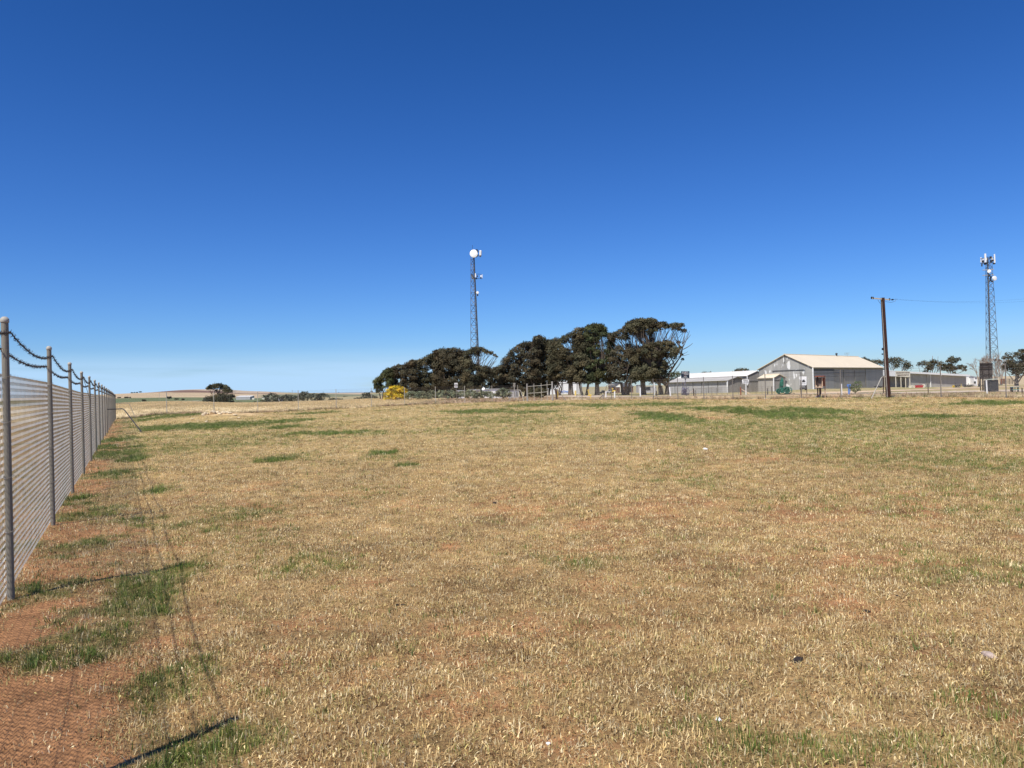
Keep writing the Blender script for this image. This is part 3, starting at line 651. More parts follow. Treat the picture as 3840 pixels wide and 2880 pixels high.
tree('gum_tree', 'airy gum with bare branches fanning right, in front of the dish tower', 1802, 1493, 154, .7, skyfill(1740, 1840, [(1740,1330),(1757,1315),(1778,1301),(1806,1305),(1833,1318),(1845,1332)], 1480, 14, 12, gaps=[(1815,1352,34,28),(1775,1350,14,12),(1845,1350,30,30)], seed=15, dens=.85)+[(1855,1334,7),(1842,1325,8),(1862,1338,5)], LEAF, seed=15, group=G1, bare=[(1806,1400,1862,1352,1.6),(1810,1395,1848,1340,1.5),(1806,1390,1832,1330,1.5),(1800,1390,1818,1325,1.5),(1815,1400,1858,1375,1.3),(1804,1392,1840,1350,1.2),(1812,1398,1866,1340,1.2),(1798,1390,1800,1320,1.5)])
tree('gum_tree', 'short dark gum filling the gap between the two clumps of trees', 1862, 1492, 160, .4, skyfill(1836, 1900, [(1836,1385),(1852,1375),(1868,1378),(1900,1392)], 1482, 13, 11, gaps=[(1872,1420,9,12)], seed=16, dens=.85), LEAFB, seed=16, group=G1)
# right-hand clump: taller gums with visible trunks by the road
G2 = 'tall gum trees by the gravel road'
tree('gum_tree', 'broad dark gum at the left end of the road trees, behind the gate', 1962, 1488, 158, .7, skyfill(1872, 2030, SK2, 1480, 14, 13, gaps=[(1925,1335,16,9),(1905,1345,10,6),(1960,1400,8,12)], seed=21, dens=.9), LEAFB, seed=21, group=G2, stems=2)
tree('gum_tree', 'tall gum with a small round topknot, right of the gate', 2052, 1485, 160, .6, skyfill(1995, 2095, SK2, 1465, 14, 13, seed=22, dens=.93), LEAF, seed=22, group=G2, stems=2)
tree('gum_tree', 'gum with a spreading V of three stems in front of the white shed', 2093, 1483.5, 156, .55, skyfill(2060, 2130, [(2060,1290),(2130,1270)], 1432, 14, 12, seed=23, dens=.85, gaps=[(2120,1300,20,20)]), LEAF, seed=23, group=G2, stems=3, fork=.12)
tree('gum_tree', 'thick trunked gum splitting the white shed in two', 2141, 1483.5, 155, 1.15, skyfill(2100, 2190, [(2100,1268),(2135,1251),(2150,1250),(2170,1250),(2190,1260)], 1440, 14, 12, gaps=[(2128,1300,22,26),(2150,1345,9,14)], seed=24, dens=.85), LEAF, seed=24, group=G2, bare=[(2150,1400,2128,1290,1.4),(2145,1390,2140,1270,1.4),(2135,1380,2112,1290,1.4),(2150,1390,2160,1290,1.4)])
tree('gum_tree', 'high-crowned gum between the thick trunk and the single dark trunk', 2192, 1483.5, 155, .8, skyfill(2150, 2245, SK2, 1445, 14, 13, gaps=[(2235,1300,14,22)], seed=25, dens=.85), LEAF, seed=25, group=G2, stems=2, fork=.15)
tree('gum_tree', 'tall grey-green gum with a flat tuft at the top, single dark trunk', 2240, 1483, 154, 1.0, skyfill(2200, 2290, SK2, 1445, 14, 12, gaps=[(2262,1290,22,30),(2245,1340,14,10)], seed=26, dens=.8), LEAFG, seed=26, group=G2, bare=[(2240,1420,2270,1260,2),(2245,1400,2285,1270,1.5),(2240,1410,2255,1250,1.6),(2250,1380,2290,1300,1.3),(2238,1400,2228,1260,1.6)])
tree('gum_tree', 'wide gum with low clumps and many bare rising branches, forked trunk', 2345, 1482, 152, .9, skyfill(2285, 2400, [(2285,1262),(2292,1252),(2311,1243),(2335,1234),(2350,1222),(2400,1232)], 1440, 14, 13, gaps=[(2335,1288,30,15),(2297,1300,15,22),(2378,1280,26,24)], seed=27, dens=.9), LEAFB, seed=27, group=G2, stems=3, fork=.16, bare=[(2345,1400,2310,1260,2),(2350,1390,2325,1250,2),(2350,1380,2345,1240,2),(2345,1400,2285,1290,1.8),(2355,1380,2365,1240,1.8),(2350,1390,2298,1280,1.5),(2340,1380,2318,1300,1.4),(2355,1350,2375,1250,1.4)])
tree('gum_tree', 'tallest gum with a domed canopy on fanned branches, thick trunk', 2412, 1481.5, 150, 1.2, skyfill(2352, 2475, SK2, 1262, 14, 12, seed=28, dens=.95)+skyfill(2370, 2475, [(2370,1345),(2400,1325),(2440,1300),(2475,1290)], 1445, 14, 13, seed=29, dens=.93), LEAF, seed=28, group=G2,
     bare=[(2415,1370,2370,1240,2.2),(2415,1360,2385,1235,2),(2418,1350,2400,1230,2),(2420,1350,2412,1235,2),(2420,1360,2430,1235,2),(2425,1350,2445,1240,2),(2430,1360,2462,1235,1.8),(2410,1350,2378,1260,1.5),(2425,1340,2438,1250,1.4),(2416,1340,2405,1250,1.4),(2412,1370,2360,1260,1.6),(2432,1340,2455,1250,1.5)])
tree('gum_tree', 'right-hand gum with a dead branch reaching over the long shed roof', 2488, 1480.5, 148, 1.5, skyfill(2472, 2566, SK2, 1240, 13, 11, seed=30, dens=.8, gaps=[(2515,1245,12,16)])+skyfill(2395, 2540, [(2395,1315),(2420,1290),(2460,1285),(2500,1275),(2525,1290),(2540,1310)], 1345, 14, 12, seed=31, dens=.9)+skyfill(2440, 2505, [(2440,1350),(2470,1340),(2505,1360)], 1438, 14, 12, seed=32, dens=.8)+[(2552,1305,8),(2556,1330,6),(2545,1285,8),(2560,1348,5)], LEAF, seed=30, group=G2, stems=2, fork=.12,
     bare=[(2500,1450,2512,1395,5),(2512,1395,2550,1340,4.5),(2550,1340,2562,1295,3.6),(2562,1310,2598,1287,1.6),(2558,1290,2590,1255,1.5),(2562,1300,2586,1240,1.5),(2558,1290,2574,1232,1.5),(2550,1300,2535,1245,2),(2548,1300,2520,1250,2),(2552,1335,2585,1328,1.0),(2555,1330,2580,1318,1.0),(2530,1370,2500,1310,2.4),(2520,1380,2490,1320,2),(2505,1300,2495,1240,2),(2510,1290,2530,1240,1.6),(2500,1310,2478,1240,1.6),(2545,1290,2566,1236,1.2),(2562,1285,2580,1250,1.1),(2520,1370,2535,1320,1.4),(2560,1300,2568,1240,1.2)])
# yellow wattle
tree('wattle_bush', 'round bright yellow flowering wattle beside the left fence corner of the trees', 1485, 1496, 140, .2, skyfill(1441, 1530, [(1441,1478),(1450,1462),(1466,1450),(1485,1446),(1510,1450),(1524,1462),(1530,1480)], 1500, 9, 8, seed=40), LEAFY, seed=40, cat='bush', size=.18, per=120, tint=(.5, 1.15), fork=.1, tw2=.02)
# grey-green bushes along the road
BG = 'grey-green bushes along the road behind the back fence'
bl = [(1545,1496,26,1466,'low grey-green bush just right of the yellow wattle'),(1583,1496,26,1466,'rounded grey-green bush between two fence posts left of the speed sign'),(1620,1495,24,1465,'grey-green bush centred on a fence post left of the speed sign'),(1658,1494,26,1463,'wide grey-green bush, second to the left of the speed sign'),
      (1696,1493,24,1464,'grey-green bush under the left edge of the speed sign'),(1732,1492,24,1466,'grey-green bush right of the speed sign post'),(1768,1491,26,1462,'taller olive bush under the caravan roof'),(1806,1491,26,1466,'grey-green bush left of the white satellite dish'),(1835,1491,20,1467,'small brownish bush in front of the low white building'),
      (1888,1488,26,1456,'tall olive bush left of the small grey hut'),(1862,1490,18,1474,'small dull bush left of the tall olive bush'),(1995,1493,16,1455,'dark rounded bush seen through the left half of the gate'),(2028,1493,18,1452,'dark rounded bush seen through the middle of the gate')]
for i, (bx, by, hwid, ty, lab) in enumerate(bl):
    tree('bush', lab, bx, by, 135+(i % 3)*2, .12, skyfill(bx-hwid, bx+hwid, [(bx-hwid, ty+12), (bx-hwid*.5, ty+2), (bx, ty), (bx+hwid*.6, ty+3), (bx+hwid, ty+14)], by+2, 8, 7, seed=50+i), LEAFS if i < 11 else LEAF, seed=50+i, cat='bush', size=.2, per=60, fork=.05, tw2=.015, group=BG, twigs=1, majors=3)
# trees and shrubs in the far country on the left
tree('lone_tree', 'lone umbrella-crowned tree standing in the dip beyond the left paddock', 818, 1522, 270, .8, skyfill(776, 869, [(776,1460),(782,1446),(800,1440),(822,1437),(845,1442),(862,1455),(869,1468)], 1476, 11, 9, seed=71, dens=.85, gaps=[(830,1470,14,10)])+skyfill(790, 872, [(790,1488),(830,1476),(872,1482)], 1519, 11, 10, seed=72, dens=.9), LEAF, seed=71, size=.36, per=210, stems=2, fork=.2, cat='tree', bare=[(815,1505,800,1460,2),(818,1500,825,1455,2),(822,1500,850,1460,2)])
FG = 'small rounded trees beyond the golden field'
for i, (bx, by, hw_, ty, Y, lab) in enumerate([(1018,1513,29,1474,255,'rounded tree nearest the pale farm shed in the far row'),(985,1514,12,1497,255,'small dark bush right of the pale farm shed'),(1004,1514,14,1499,255,'low olive bush at the foot of the rounded far tree'),(1075,1512,22,1478,255,'rounded grey-green tree, second large one of the far row'),(1112,1510,18,1482,260,'low tree in the middle of the far row'),(1140,1509,20,1467,260,'tallest feathery tree of the far row'),
     (1180,1508,24,1474,260,'rounded tree right of the tallest feathery one'),(1212,1507,22,1473,262,'wide rounded tree at the right end of the far row'),(1252,1506,16,1490,262,'low bush beyond the right end of the far row'),(1280,1505,10,1492,262,'little round bush alone right of the far row'),(1345,1503,14,1489,240,'low grey bush left of the far fence post near the gums'),(1375,1502,16,1470,240,'thin grey tree left of the first gums'),(1400,1501,14,1481,240,'low grey tree at the foot of the first gums'),
     (765,1521,12,1498,265,'dark shrub left of the lone umbrella tree'),(745,1519,16,1505,270,'low dark shrub further left of the lone umbrella tree'),(780,1522,14,1484,268,'grey shrub leaning on the lone umbrella tree'),(893,1517,12,1504,260,'purple-grey shrub below the pale farm shed'),(954,1516,14,1506,258,'purple-grey low shrub right of the farm shed')]):
    tree('far_tree' if by-ty > 24 else 'shrub', lab, bx, by, Y, .35, skyfill(bx-hw_, bx+hw_, [(bx-hw_, ty+10), (bx-hw_*.5, ty+2), (bx, ty), (bx+hw_*.6, ty+2), (bx+hw_, ty+11)], by+1, 9, 8, seed=80+i, dens=.9), LEAFD, BARKP, seed=80+i, cat='tree' if by-ty > 24 else 'shrub', size=.42, per=36, fork=.12, group=FG, twigs=1, majors=3, tint=(.6, 1.2))
RG = 'tiny trees on the distant ridge'
for i, (bx, by, hw_, ty, Y, lab) in enumerate([(495,1476,6,1471,1950,'leftmost tiny tree on the ridge'),(505,1476,2,1470,1950,'thin tiny tree on the ridge between two wider ones'),(514,1475,4,1470,1950,'second tiny dark tree from the right on the ridge'),(526,1474.5,6,1467,1950,'largest tiny tree on the ridge, at the right'),
     (447,1493,8,1489,1150,'dark shrub touching the fence end below the ridge'),(474,1494,9,1488,1150,'dark rounded shrub below the tiny ridge trees'),(488,1494,4,1491,1150,'tiny shrub right of the rounded one below the ridge'),(633,1497,9,1487,900,'dark clump in the green belt right of the second fence post'),(662,1499,9,1494,900,'low clump in the green belt left of the far track'),(540,1504,8,1500,560,'low clump low in the green belt left of the fence post'),(686,1500,6,1496,850,'small dark clump at the end of the pale far track'),
     (977,1475,4,1472,2200,'tiny tree on the far slope right of the lone tree'),(1270,1476,3,1472,2300,'tiny far tree left of the gum clump skyline'),(1393,1472,5,1466,1900,'tiny round tree on the skyline beside the gums'),(1292,1492,6,1486,900,'dark dot of a tree in the pasture left of the gums'),(1301,1493,5,1487,900,'second dark dot of a tree in the pasture'),(1315,1492,5,1488,900,'third dark dot of a tree in the pasture left of the gums'),(1330,1492,4,1488,900,'fourth dark dot of a tree nearest the gums')]):
    k = Y/F; mbn = max(1, int(hw_/2.5))
    pf = [(bx+(j-(mbn-1)/2)*hw_*1.6/max(mbn, 1), (ty+by)/2, max((by-ty)*.5, hw_/mbn*.8)) for j in range(mbn)]
    base = PT(bx, by, Y); base.z = H1(base.x, base.y)-.3
    tree('distant_tree', lab, bx, by, Y, .5, pf, LEAFD, BARKP, seed=120+i, size=1.3, per=60, fork=.2, group=RG, twigs=0, majors=1, depth=.3, base=base, tint=(.5, .9))
# trees behind the sheds on the right
def grp(*a): return sum(a, [])
TG = 'trees behind the sheds'
tree('gum_tree', 'rounded dark tree rising behind the left end of the long shed roof', 2528, 1440, 235, .6, skyfill(2498, 2556, [(2498,1406),(2512,1398),(2535,1393),(2556,1400)], 1440, 12, 11, seed=141), LEAFG, seed=141, size=.4, per=60, group=TG)
tree('gum_tree', 'flat dark tree top showing over the middle of the white shed roof', 2652, 1440, 250, .6, skyfill(2630, 2674, [(2630,1399),(2650,1394),(2674,1398)], 1425, 12, 9, seed=142), LEAF, seed=142, size=.4, per=60, group=TG)
tree('gum_tree', 'dark tree top showing left of the big shed gable', 2785, 1440, 250, .6, skyfill(2748, 2816, [(2748,1392),(2760,1384),(2790,1381),(2816,1390)], 1420, 12, 9, seed=143), LEAF, seed=143, size=.4, per=60, group=TG)
tree('gum_tree', 'gum with loose dark clumps directly above the far end of the cream roof', 3262, 1450, 250, .6, skyfill(3222, 3312, [(3222,1352),(3240,1338),(3256,1346),(3275,1352),(3295,1348),(3312,1358)], 1405, 15, 12, gaps=[(3272,1385,14,12),(3300,1372,10,9)], seed=144, dens=.75), LEAF, BARKP, seed=144, size=.36, per=130, group=TG, twigs=3)
tree('gum_tree', 'wide flat-topped gum behind the right side of the power pole', 3362, 1450, 250, .7, skyfill(3322, 3408, [(3322,1346),(3345,1340),(3372,1340),(3390,1352),(3408,1356)], 1392, 15, 12, gaps=[(3345,1368,12,9),(3380,1378,10,8)], seed=145, dens=.75), LEAF, BARKP, seed=145, size=.36, per=130, group=TG, twigs=3)
tree('gum_tree', 'gum with a tall topknot behind the white-edged shed', 3490, 1452, 250, .7, skyfill(3446, 3532, [(3446,1364),(3460,1350),(3480,1362),(3492,1350),(3498,1344),(3508,1356),(3520,1352),(3532,1358)], 1402, 15, 11, gaps=[(3512,1380,8,12)], seed=146, dens=.8), LEAF, BARKP, seed=146, size=.36, per=130, group=TG, twigs=3, bare=[(3497,1350,3497,1334,1.6),(3515,1360,3518,1336,1),(3450,1395,3441,1362,1)])
tree('gum_tree', 'gum with stacked flat clumps behind the right end of the white-edged shed', 3575, 1452, 245, .7, skyfill(3540, 3622, [(3540,1372),(3552,1360),(3560,1338),(3574,1336),(3582,1352),(3590,1340),(3600,1340),(3604,1366),(3622,1375)], 1402, 14, 10, gaps=[(3585,1362,9,10),(3553,1385,7,8)], seed=147, dens=.8), LEAF, BARKP, seed=147, size=.36, per=130, group=TG, twigs=3)
tree('gum_tree', 'leafy gum at the right edge of the view with a spreading dark crown', 3812, 1446, 165, .9, grp(skyfill(3764, 3800, [(3764,1340),(3780,1323),(3788,1330),(3800,1348)], 1396, 12, 10, seed=148, dens=.85), skyfill(3800, 3900, [(3800,1322),(3812,1322),(3822,1312),(3840,1308),(3900,1310)], 1408, 13, 11, gaps=[(3806,1352,9,14),(3818,1395,8,8)], seed=149, dens=.85)), LEAFB, BARKP, seed=148, size=.28, per=90, group=TG, twigs=3, bare=[(3812,1440,3780,1400,3),(3812,1440,3840,1400,3),(3812,1430,3810,1380,3.5),(3780,1400,3765,1385,1.6)])
def barebr(x, y, n, hgt_, spread, seed, w0=2.4):
    rd = random.Random(seed); out = []
    def rec(ax, ay, ang, L, w_, d):
        ex = ax+math.sin(ang)*L; ey = ay-math.cos(ang)*L; out.append((ax, ay, ex, ey, w_))
        if d: 
            for s in range(rd.choice((2, 3))): rec(ax+(ex-ax)*rd.uniform(.6, 1), ay+(ey-ay)*rd.uniform(.6, 1), ang+rd.uniform(-.55, .55), L*rd.uniform(.55, .8), w_*.62, d-1)
    for i in range(n): rec(x, y, (i-(n-1)/2)*spread/max(n, 1), hgt_*.42, w0, 4)
    return out
for i, (bx, by, hh, tx, lab) in enumerate([(3672,1440,95,[(3690,1352,7),(3700,1362,6)],'bare leaning tree left of the back of the billboard'),(3735,1446,118,[(3740,1352,9),(3750,1356,8),(3732,1350,6)],'nearly leafless tree with pinkish twigs behind the small shed'),(3756,1430,70,[(3762,1372,7)],'small bare tree between the leafless tree and the leafy gum'),(3705,1400,60,[(3712,1350,7)],'pale twiggy tree around the foot of the right tower')]):
    tree('bare_tree', lab, bx, by, 175+i*8, .5, tx, LEAFR, BARKP, seed=160+i, size=.25, per=60, group='bare trees round the right tower', twigs=3, bare=barebr(bx, by-10, 3, hh, .8, 170+i), tint=(.4, .8))
tree('shrub', 'leafy green shrub beside the blue post in front of the big shed', 3207, 1479, 84, .12, [(3190,1456,8),(3198,1446,7),(3212,1437,8),(3223,1436,7),(3226,1450,9),(3210,1456,10),(3196,1464,7),(3220,1464,8),(3186,1447,4),(3205,1468,7)], LEAFX, seed=180, cat='shrub', size=.09, per=90, fork=.15, tw2=.012)

# ------------------------------------------------------------------ lattice towers
def text(name, s, m, parent, loc, size, rz, ext=.004, sx=1.0, align='CENTER', bold=True):
    c = bpy.data.curves.new(name, 'FONT'); c.body = s; c.size = size; c.extrude = ext; c.align_x = align; c.align_y = 'CENTER'
    if bold: c.offset = size*.018
    o = bpy.data.objects.new(name, c); COL.objects.link(o)
    me = bpy.data.meshes.new_from_object(o); bpy.data.objects.remove(o)
    o = bpy.data.objects.new(name, me); COL.objects.link(o); me.materials.clear(); me.materials.append(m)
    o.parent = parent; o.location = Vector(loc)-wloc(parent); o.rotation_euler = (R(90), 0, rz); o.scale = (sx, 1, 1); return o
def lattice(root, base, levels, wtop, wbot, ztop, rot, rleg=.07, rbr=.035, thick=None, name='mast_lattice', style='Z'):
    """three-legged mast"""
    mb = MB(); H = ztop-base.z
    def leg(i, z):
        t = (z-base.z)/H; ww = wbot+(wtop-wbot)*t if t < levels['taper'] else wtop
        if levels['taper'] < 1: ww = wbot+(wtop-wbot)*min(1, t/levels['taper'])
        a = rot + i*2*math.pi/3; r = ww/math.sqrt(3); return Vector((base.x+math.cos(a)*r, base.y+math.sin(a)*r, z))
    zs = [base.z]; z = base.z
    while z < ztop-.3:
        t = (z-base.z)/H; z = min(ztop, z+levels['b0']*(1-t)+levels['b1']*t); zs.append(z)
    for i in range(3):
        r = rleg*(thick[i] if thick else 1)
        mb.tube([leg(i, z) for z in zs], [r*(1.15-.45*(z-base.z)/H) for z in zs], 6)
    for q in range(len(zs)-1):
        for i in range(3):
            j = (i+1) % 3; mb.tube([leg(i, zs[q]), leg(j, zs[q])], rbr*.8, 4, False)
            if (q+i) % 2 or style == 'X': mb.tube([leg(i, zs[q]), leg(j, zs[q+1])], rbr*(1.7 if i == 0 else 1), 4, False)
            if not (q+i) % 2 or style == 'X': mb.tube([leg(j, zs[q]), leg(i, zs[q+1])], rbr*(1.7 if i == 0 else 1), 4, False)
    mb.build(name, LATT, root); return leg
def dish(root, c, d, r, dep, name='dish_antenna', m=None, hood=.5):
    mb = MB(); mb.lathe(c, [(-dep, r*.35), (-dep*.8, r*.55), (0, r*.97), (hood*r, r), (hood*r+.02, r*.98), (hood*r+.10*r, r*.6), (hood*r+.13*r, .01)], d, 28)
    return mb.build(name, m or DISHM, root, smooth=False)
def antenna(mb, c, h, w_=.28, dp=.14, rz=0):
    ax = (math.cos(rz), math.sin(rz), 0); c = Vector(c)
    mb.box(c, (w_, dp, h), ax); mb.box(c+Vector((0, 0, h/2+.04)), (w_*.8, dp*.8, .08), ax)
TY = 240; tb = G(1788, TY); rt = thing('radio_tower', tb, 'slim lattice radio tower with a big round white dish on top, behind the gum trees', 'tower')
rot = R(0)
leg = lattice(rt, tb, {'b0': 2.75, 'b1': 1.5, 'taper': .93}, 1.25, 3.3, PT(1784, 937, TY).z, R(172), .09, .05, (1, 1.0, 1.0))
zt = PT(1784, 937, TY).z; mb = MB()
for k in range(60):
    z = tb.z+.5+k*(zt-tb.z-1)/60; a = leg(1, z)+Vector((-.25, .2, 0)); b_ = a+Vector((.45, .0, 0)); mb.tube([a, b_], .03, 4)
for dx in (-.25, .2): mb.tube([leg(1, tb.z)+Vector((dx, .2, 0)), leg(1, zt-2)+Vector((dx, .2, 0))], .055, 5)
for dx in (.0, .1): mb.tube([leg(2, tb.z)+Vector((-.3+dx, .2, 0)), leg(2, zt-1)+Vector((-.2+dx, .2, 0))], .06, 5)
mb.build('cable_ladder', DARKST, rt)
dish(rt, PT(1777.5, 952, TY-1.6), (-.12, -1, .02), 1.23, .45)
mb = MB(); mb.tube([PT(1777, 952, TY-1.2), PT(1783, 952, TY)], .16, 8); mb.tube([PT(1790, 935, TY-.3), PT(1790, 962, TY-.3)], .10, 8); mb.tube([PT(1783, 937, TY), PT(1803, 945, TY)], .07, 6); mb.tube([PT(1783, 956, TY), PT(1800, 955, TY)], .07, 6)
for q in ((1788, 938), (1791, 945), (1792, 958), (1786, 962)): mb.box(PT(q[0], q[1], TY-.5), (.4, .4, .5))
mb.tube([PT(1772, 937, TY), PT(1771.5, 919, TY)], .05, 5); mb.build('head_bracket', DARKST, rt)
mb = MB(); mb.lathe(PT(1801.5, 958, TY-.3), [(0, .34), (1.4, .40), (1.55, .30), (1.62, .05)], (.05, 0, 1), 14); mb.build('drum_antenna', DISHM, rt); MB().lathe(PT(1801, 958, TY-.3), [(-.45, .26), (0, .33)], (.05, 0, 1), 12).build('drum_base', GREYI, rt)
mb = MB(); ra = MB()
for (x, y, h, w_, dy) in ((1783, 1033, 1.15, .30, -1.2), (1808, 1037, 1.15, .2, -.4), (1803.5, 1036, .5, .35, -.9)): antenna(mb, PT(x, y, TY+dy), h, w_)
for (x, y, h, w_, dy) in ((1770, 1037, 1.7, .30, .5), (1774, 1040, .9, .3, -.4)): antenna(ra, PT(x, y, TY+dy), h, w_, .15, R(50))
mb.build('panel_antenna', DISHM, rt); ra.build('panel_antenna', GALV, rt)
mb = MB()
for y in (1027.5, 1044):
    mb.tube([PT(1769, y+2, TY+.6), PT(1783, y, TY-1.0), PT(1808, y+1.5, TY-.3), PT(1790, y, TY+.9), PT(1769, y+2, TY+.6)], .055, 5)
for q in ((1781, 1040), (1787, 1044), (1778, 1046), (1790, 1036), (1803, 1041)): mb.box(PT(q[0], q[1], TY-.6), (.35, .3, .55))
mb.build('antenna_frame', DARKST, rt)
dish(rt, PT(1790.5, 1097.5, TY-1.4), (.12, -1, .02), .42, .2); MB().box(PT(1791, 1104, TY-.8), (.4, .4, 1.0)).build('dish_mount', DARKST, rt)

TY = 200; tb = G(3722, TY); rt = thing('mobile_phone_tower', tb, 'lattice phone tower with upright white panel antennas and two dishes, near the right edge', 'tower')
zt = PT(3704, 965, TY).z
leg = lattice(rt, tb, {'b0': 2.6, 'b1': 1.7, 'taper': 1.0}, 1.35, 3.2, zt, R(-132), .06, .032, (2.2, 1, 1), style='X')
mb = MB()
for dx in (0, .14, .28): mb.tube([leg(0, tb.z)+Vector((dx, .2, 0)), leg(0, zt-.3)+Vector((dx*.7, .2, 0))], .075, 5)
for k in range(70): z = tb.z+.5+k*.48; mb.tube([leg(0, z)+Vector((-.2, .3, 0)), leg(0, z)+Vector((.35, .3, 0))], .02, 4)
mb.build('cable_ladder', BLACK, rt)
mb = MB()
for (x, y, h, w_, dy) in ((3695, 968, 2.2, .40, -1.5), (3729.5, 970, 2.2, .28, -.6), (3678.5, 975, 1.3, .22, .3)): antenna(mb, PT(x, y, TY+dy), h, w_, .18)
mb.build('panel_antenna', DISHM, rt)
mb = MB()
for (x, y) in ((3686, 975), (3721, 974), (3700, 972), (3718, 968)): antenna(mb, PT(x, y, TY-.2), .55, .35, .25)
mb.build('radio_unit', DISHM, rt)
mb = MB()
for y in (967, 985): mb.tube([PT(3677, y+3, TY+.3), PT(3695, y, TY-1.3), PT(3730, y, TY-.5), PT(3712, y, TY+1.3), PT(3677, y+3, TY+.3)], .06, 5)
for q in ((3686, 980, .5), (3694, 990, .4), (3717, 980, .6), (3722, 977, .5), (3715, 965, .5), (3728, 988, .4), (3700, 986, .4)): mb.box(PT(q[0], q[1], TY-.2), (.4, .4, q[2]))
mb.tube([PT(3688, 984, TY-.5), PT(3682, 990, TY-.5), PT(3682, 999, TY-.5)], .17, 7); mb.tube([PT(3725, 985, TY-.5), PT(3728, 991, TY-.5)], .15, 7); mb.tube([PT(3704, 985, TY), PT(3715, 1009, TY)], .04, 5)
mb.build('antenna_frame', DARKST, rt)
mb = MB()
for (a, b_) in (((3685, 1013), (3727, 1010)), ((3685, 1033), (3727, 1030))): mb.tube([PT(a[0], a[1], TY-.9), PT(b_[0], b_[1], TY-.9)], .085, 8)
mb.build('cross_pipe', GALVL, rt)
dish(rt, PT(3711, 1018, TY-1.2), (-.75, -.62, .12), .42, .2, hood=.9); dish(rt, PT(3727, 1044, TY-1.8), (.25, -.97, .05), .60, .30, hood=.55)
mb = MB()
for q in ((3711, 1032, .5), (3716, 1040, .6), (3714, 1050, .7), (3720, 1055, .4), (3706, 1036, .4), (3708, 1056, .3)): mb.box(PT(q[0], q[1], TY-.6), (.28, .3, q[2]), (.8, .2, 0))
mb.build('dish_mount', DARKST, rt)

# ------------------------------------------------------------------ sheds
def shed(name, label, C, d1, L, d2, W_, ze, za, wall, wall2, roof, over=.25, zb=-1.5, cat='shed', trim=None, slope_to=None):
    """C: front corner; d1: along the eaves, d2: along the gable; ze, za: eave and apex level"""
    C = Vector((C[0], C[1], 0)); d1 = Vector(d1+(0,)).normalized(); d2 = Vector(d2+(0,)).normalized()
    zb0 = min(H1(C.x, C.y), H1(*(C+d2*W_).xy), H1(*(C+d1*L).xy))-.25
    root = thing(name, (C.x, C.y, H1(C.x, C.y)), label, cat)
    def P(u, v, z): q = C+d1*u+d2*v; return Vector((q.x, q.y, z))
    MB().quad(P(0, 0, zb0), P(0, W_, zb0), P(0, W_, ze), P(0, W_/2, za), P(0, 0, ze)).build('gable_wall', wall2, root)
    m = MB(); m.quad(P(0, 0, zb0), P(L, 0, zb0), P(L, 0, ze), P(0, 0, ze)); m.quad(P(0, W_, zb0), P(L, W_, zb0), P(L, W_, ze), P(0, W_, ze)); m.quad(P(L, 0, zb0), P(L, W_, zb0), P(L, W_, ze), P(L, W_/2, za), P(L, 0, ze)); m.build('wall', wall, root)
    sl = (za-ze)/(W_/2); o = over; t = .05
    for s in (0, 1):
        v0 = -o if s == 0 else W_+o; z0 = ze-sl*o+t; q = [P(-o, v0, z0), P(L+o, v0, z0), P(L+o, W_/2, za+t), P(-o, W_/2, za+t)]
        m = MB(); m.quad(*q); m.quad(*[v-Vector((0, 0, .09)) for v in q]); 
        for i in range(4): a, b_ = q[i], q[(i+1) % 4]; m.quad(a, b_, b_-Vector((0, 0, .09)), a-Vector((0, 0, .09)))
        m.build('roof', roof, root)
    m = MB(); m.tube([P(-o, W_/2, za+t+.03), P(L+o, W_/2, za+t+.03)], .10, 6); m.build('ridge_cap', roof, root)
    m = MB(); m.tube([P(-o, -o-.06, ze-sl*o+.0), P(L+o, -o-.06, ze-sl*o+.0)], .08, 6); m.build('gutter', GALV, root)
    return root, P, zb0
Cb = PT(3050, 1459, 166)
sh, P, zb = shed('big_shed', 'big corrugated iron shed with cream roof and peeling grey gable, near the power pole', (Cb.x, Cb.y), (.69, .72), 44, (-.72, .69), 12.3, 4.75, 7.75, IRONS, IRONW, ROOFC, over=.35)
def panel(name, P, u0, u1, v0, v1, z0, z1, out, m, root, th=.05):
    """a proud panel on a wall: u along the eaves wall or v along the gable wall"""
    if u0 == u1: c = (P(u0-out, v0, z0), P(u0-out, v1, z0), P(u0-out, v1, z1), P(u0-out, v0, z1)); b_ = [P(u0+.01, v, z) for v, z in ((v0, z0), (v1, z0), (v1, z1), (v0, z1))]
    else: c = (P(u0, v0-out, z0), P(u1, v0-out, z0), P(u1, v0-out, z1), P(u0, v0-out, z1)); b_ = [P(u, v0+.01, z) for u, z in ((u0, z0), (u1, z0), (u1, z1), (u0, z1))]
    mb = MB(); mb.quad(*c)
    for i in range(4): mb.quad(c[i], c[(i+1) % 4], b_[(i+1) % 4], b_[i])
    return mb.build(name, m, root)
panel('sliding_door', P, .4, 11.2, 0, 0, zb, 3.9, .10, IRONB, sh); panel('door_rail', P, .2, 11.6, 0, 0, 3.95, 4.2, .16, IRONDK, sh)
panel('sliding_door', P, 11.6, 17.2, 0, 0, zb, 4.0, .05, IRONS, sh); panel('sliding_door', P, 17.3, 24, 0, 0, zb, 4.0, .09, IRONS, sh); panel('sliding_door', P, 24.1, 31, 0, 0, zb, 4.0, .05, IRONS, sh)
panel('end_panel', P, 31.4, 43.5, 0, 0, zb, 4.15, .08, IRONB, sh); panel('sliding_door', P, 0, 0, 2.2, 8.7, zb, 4.05, .08, IRONW, sh)
MB().box(P(0, 5.4, 4.2)+Vector((-.1, -.1, 0)), (7.4, .12, .12), P(0, 1, 0)-P(0, 0, 0)).build('door_rail', IRONDK, sh)
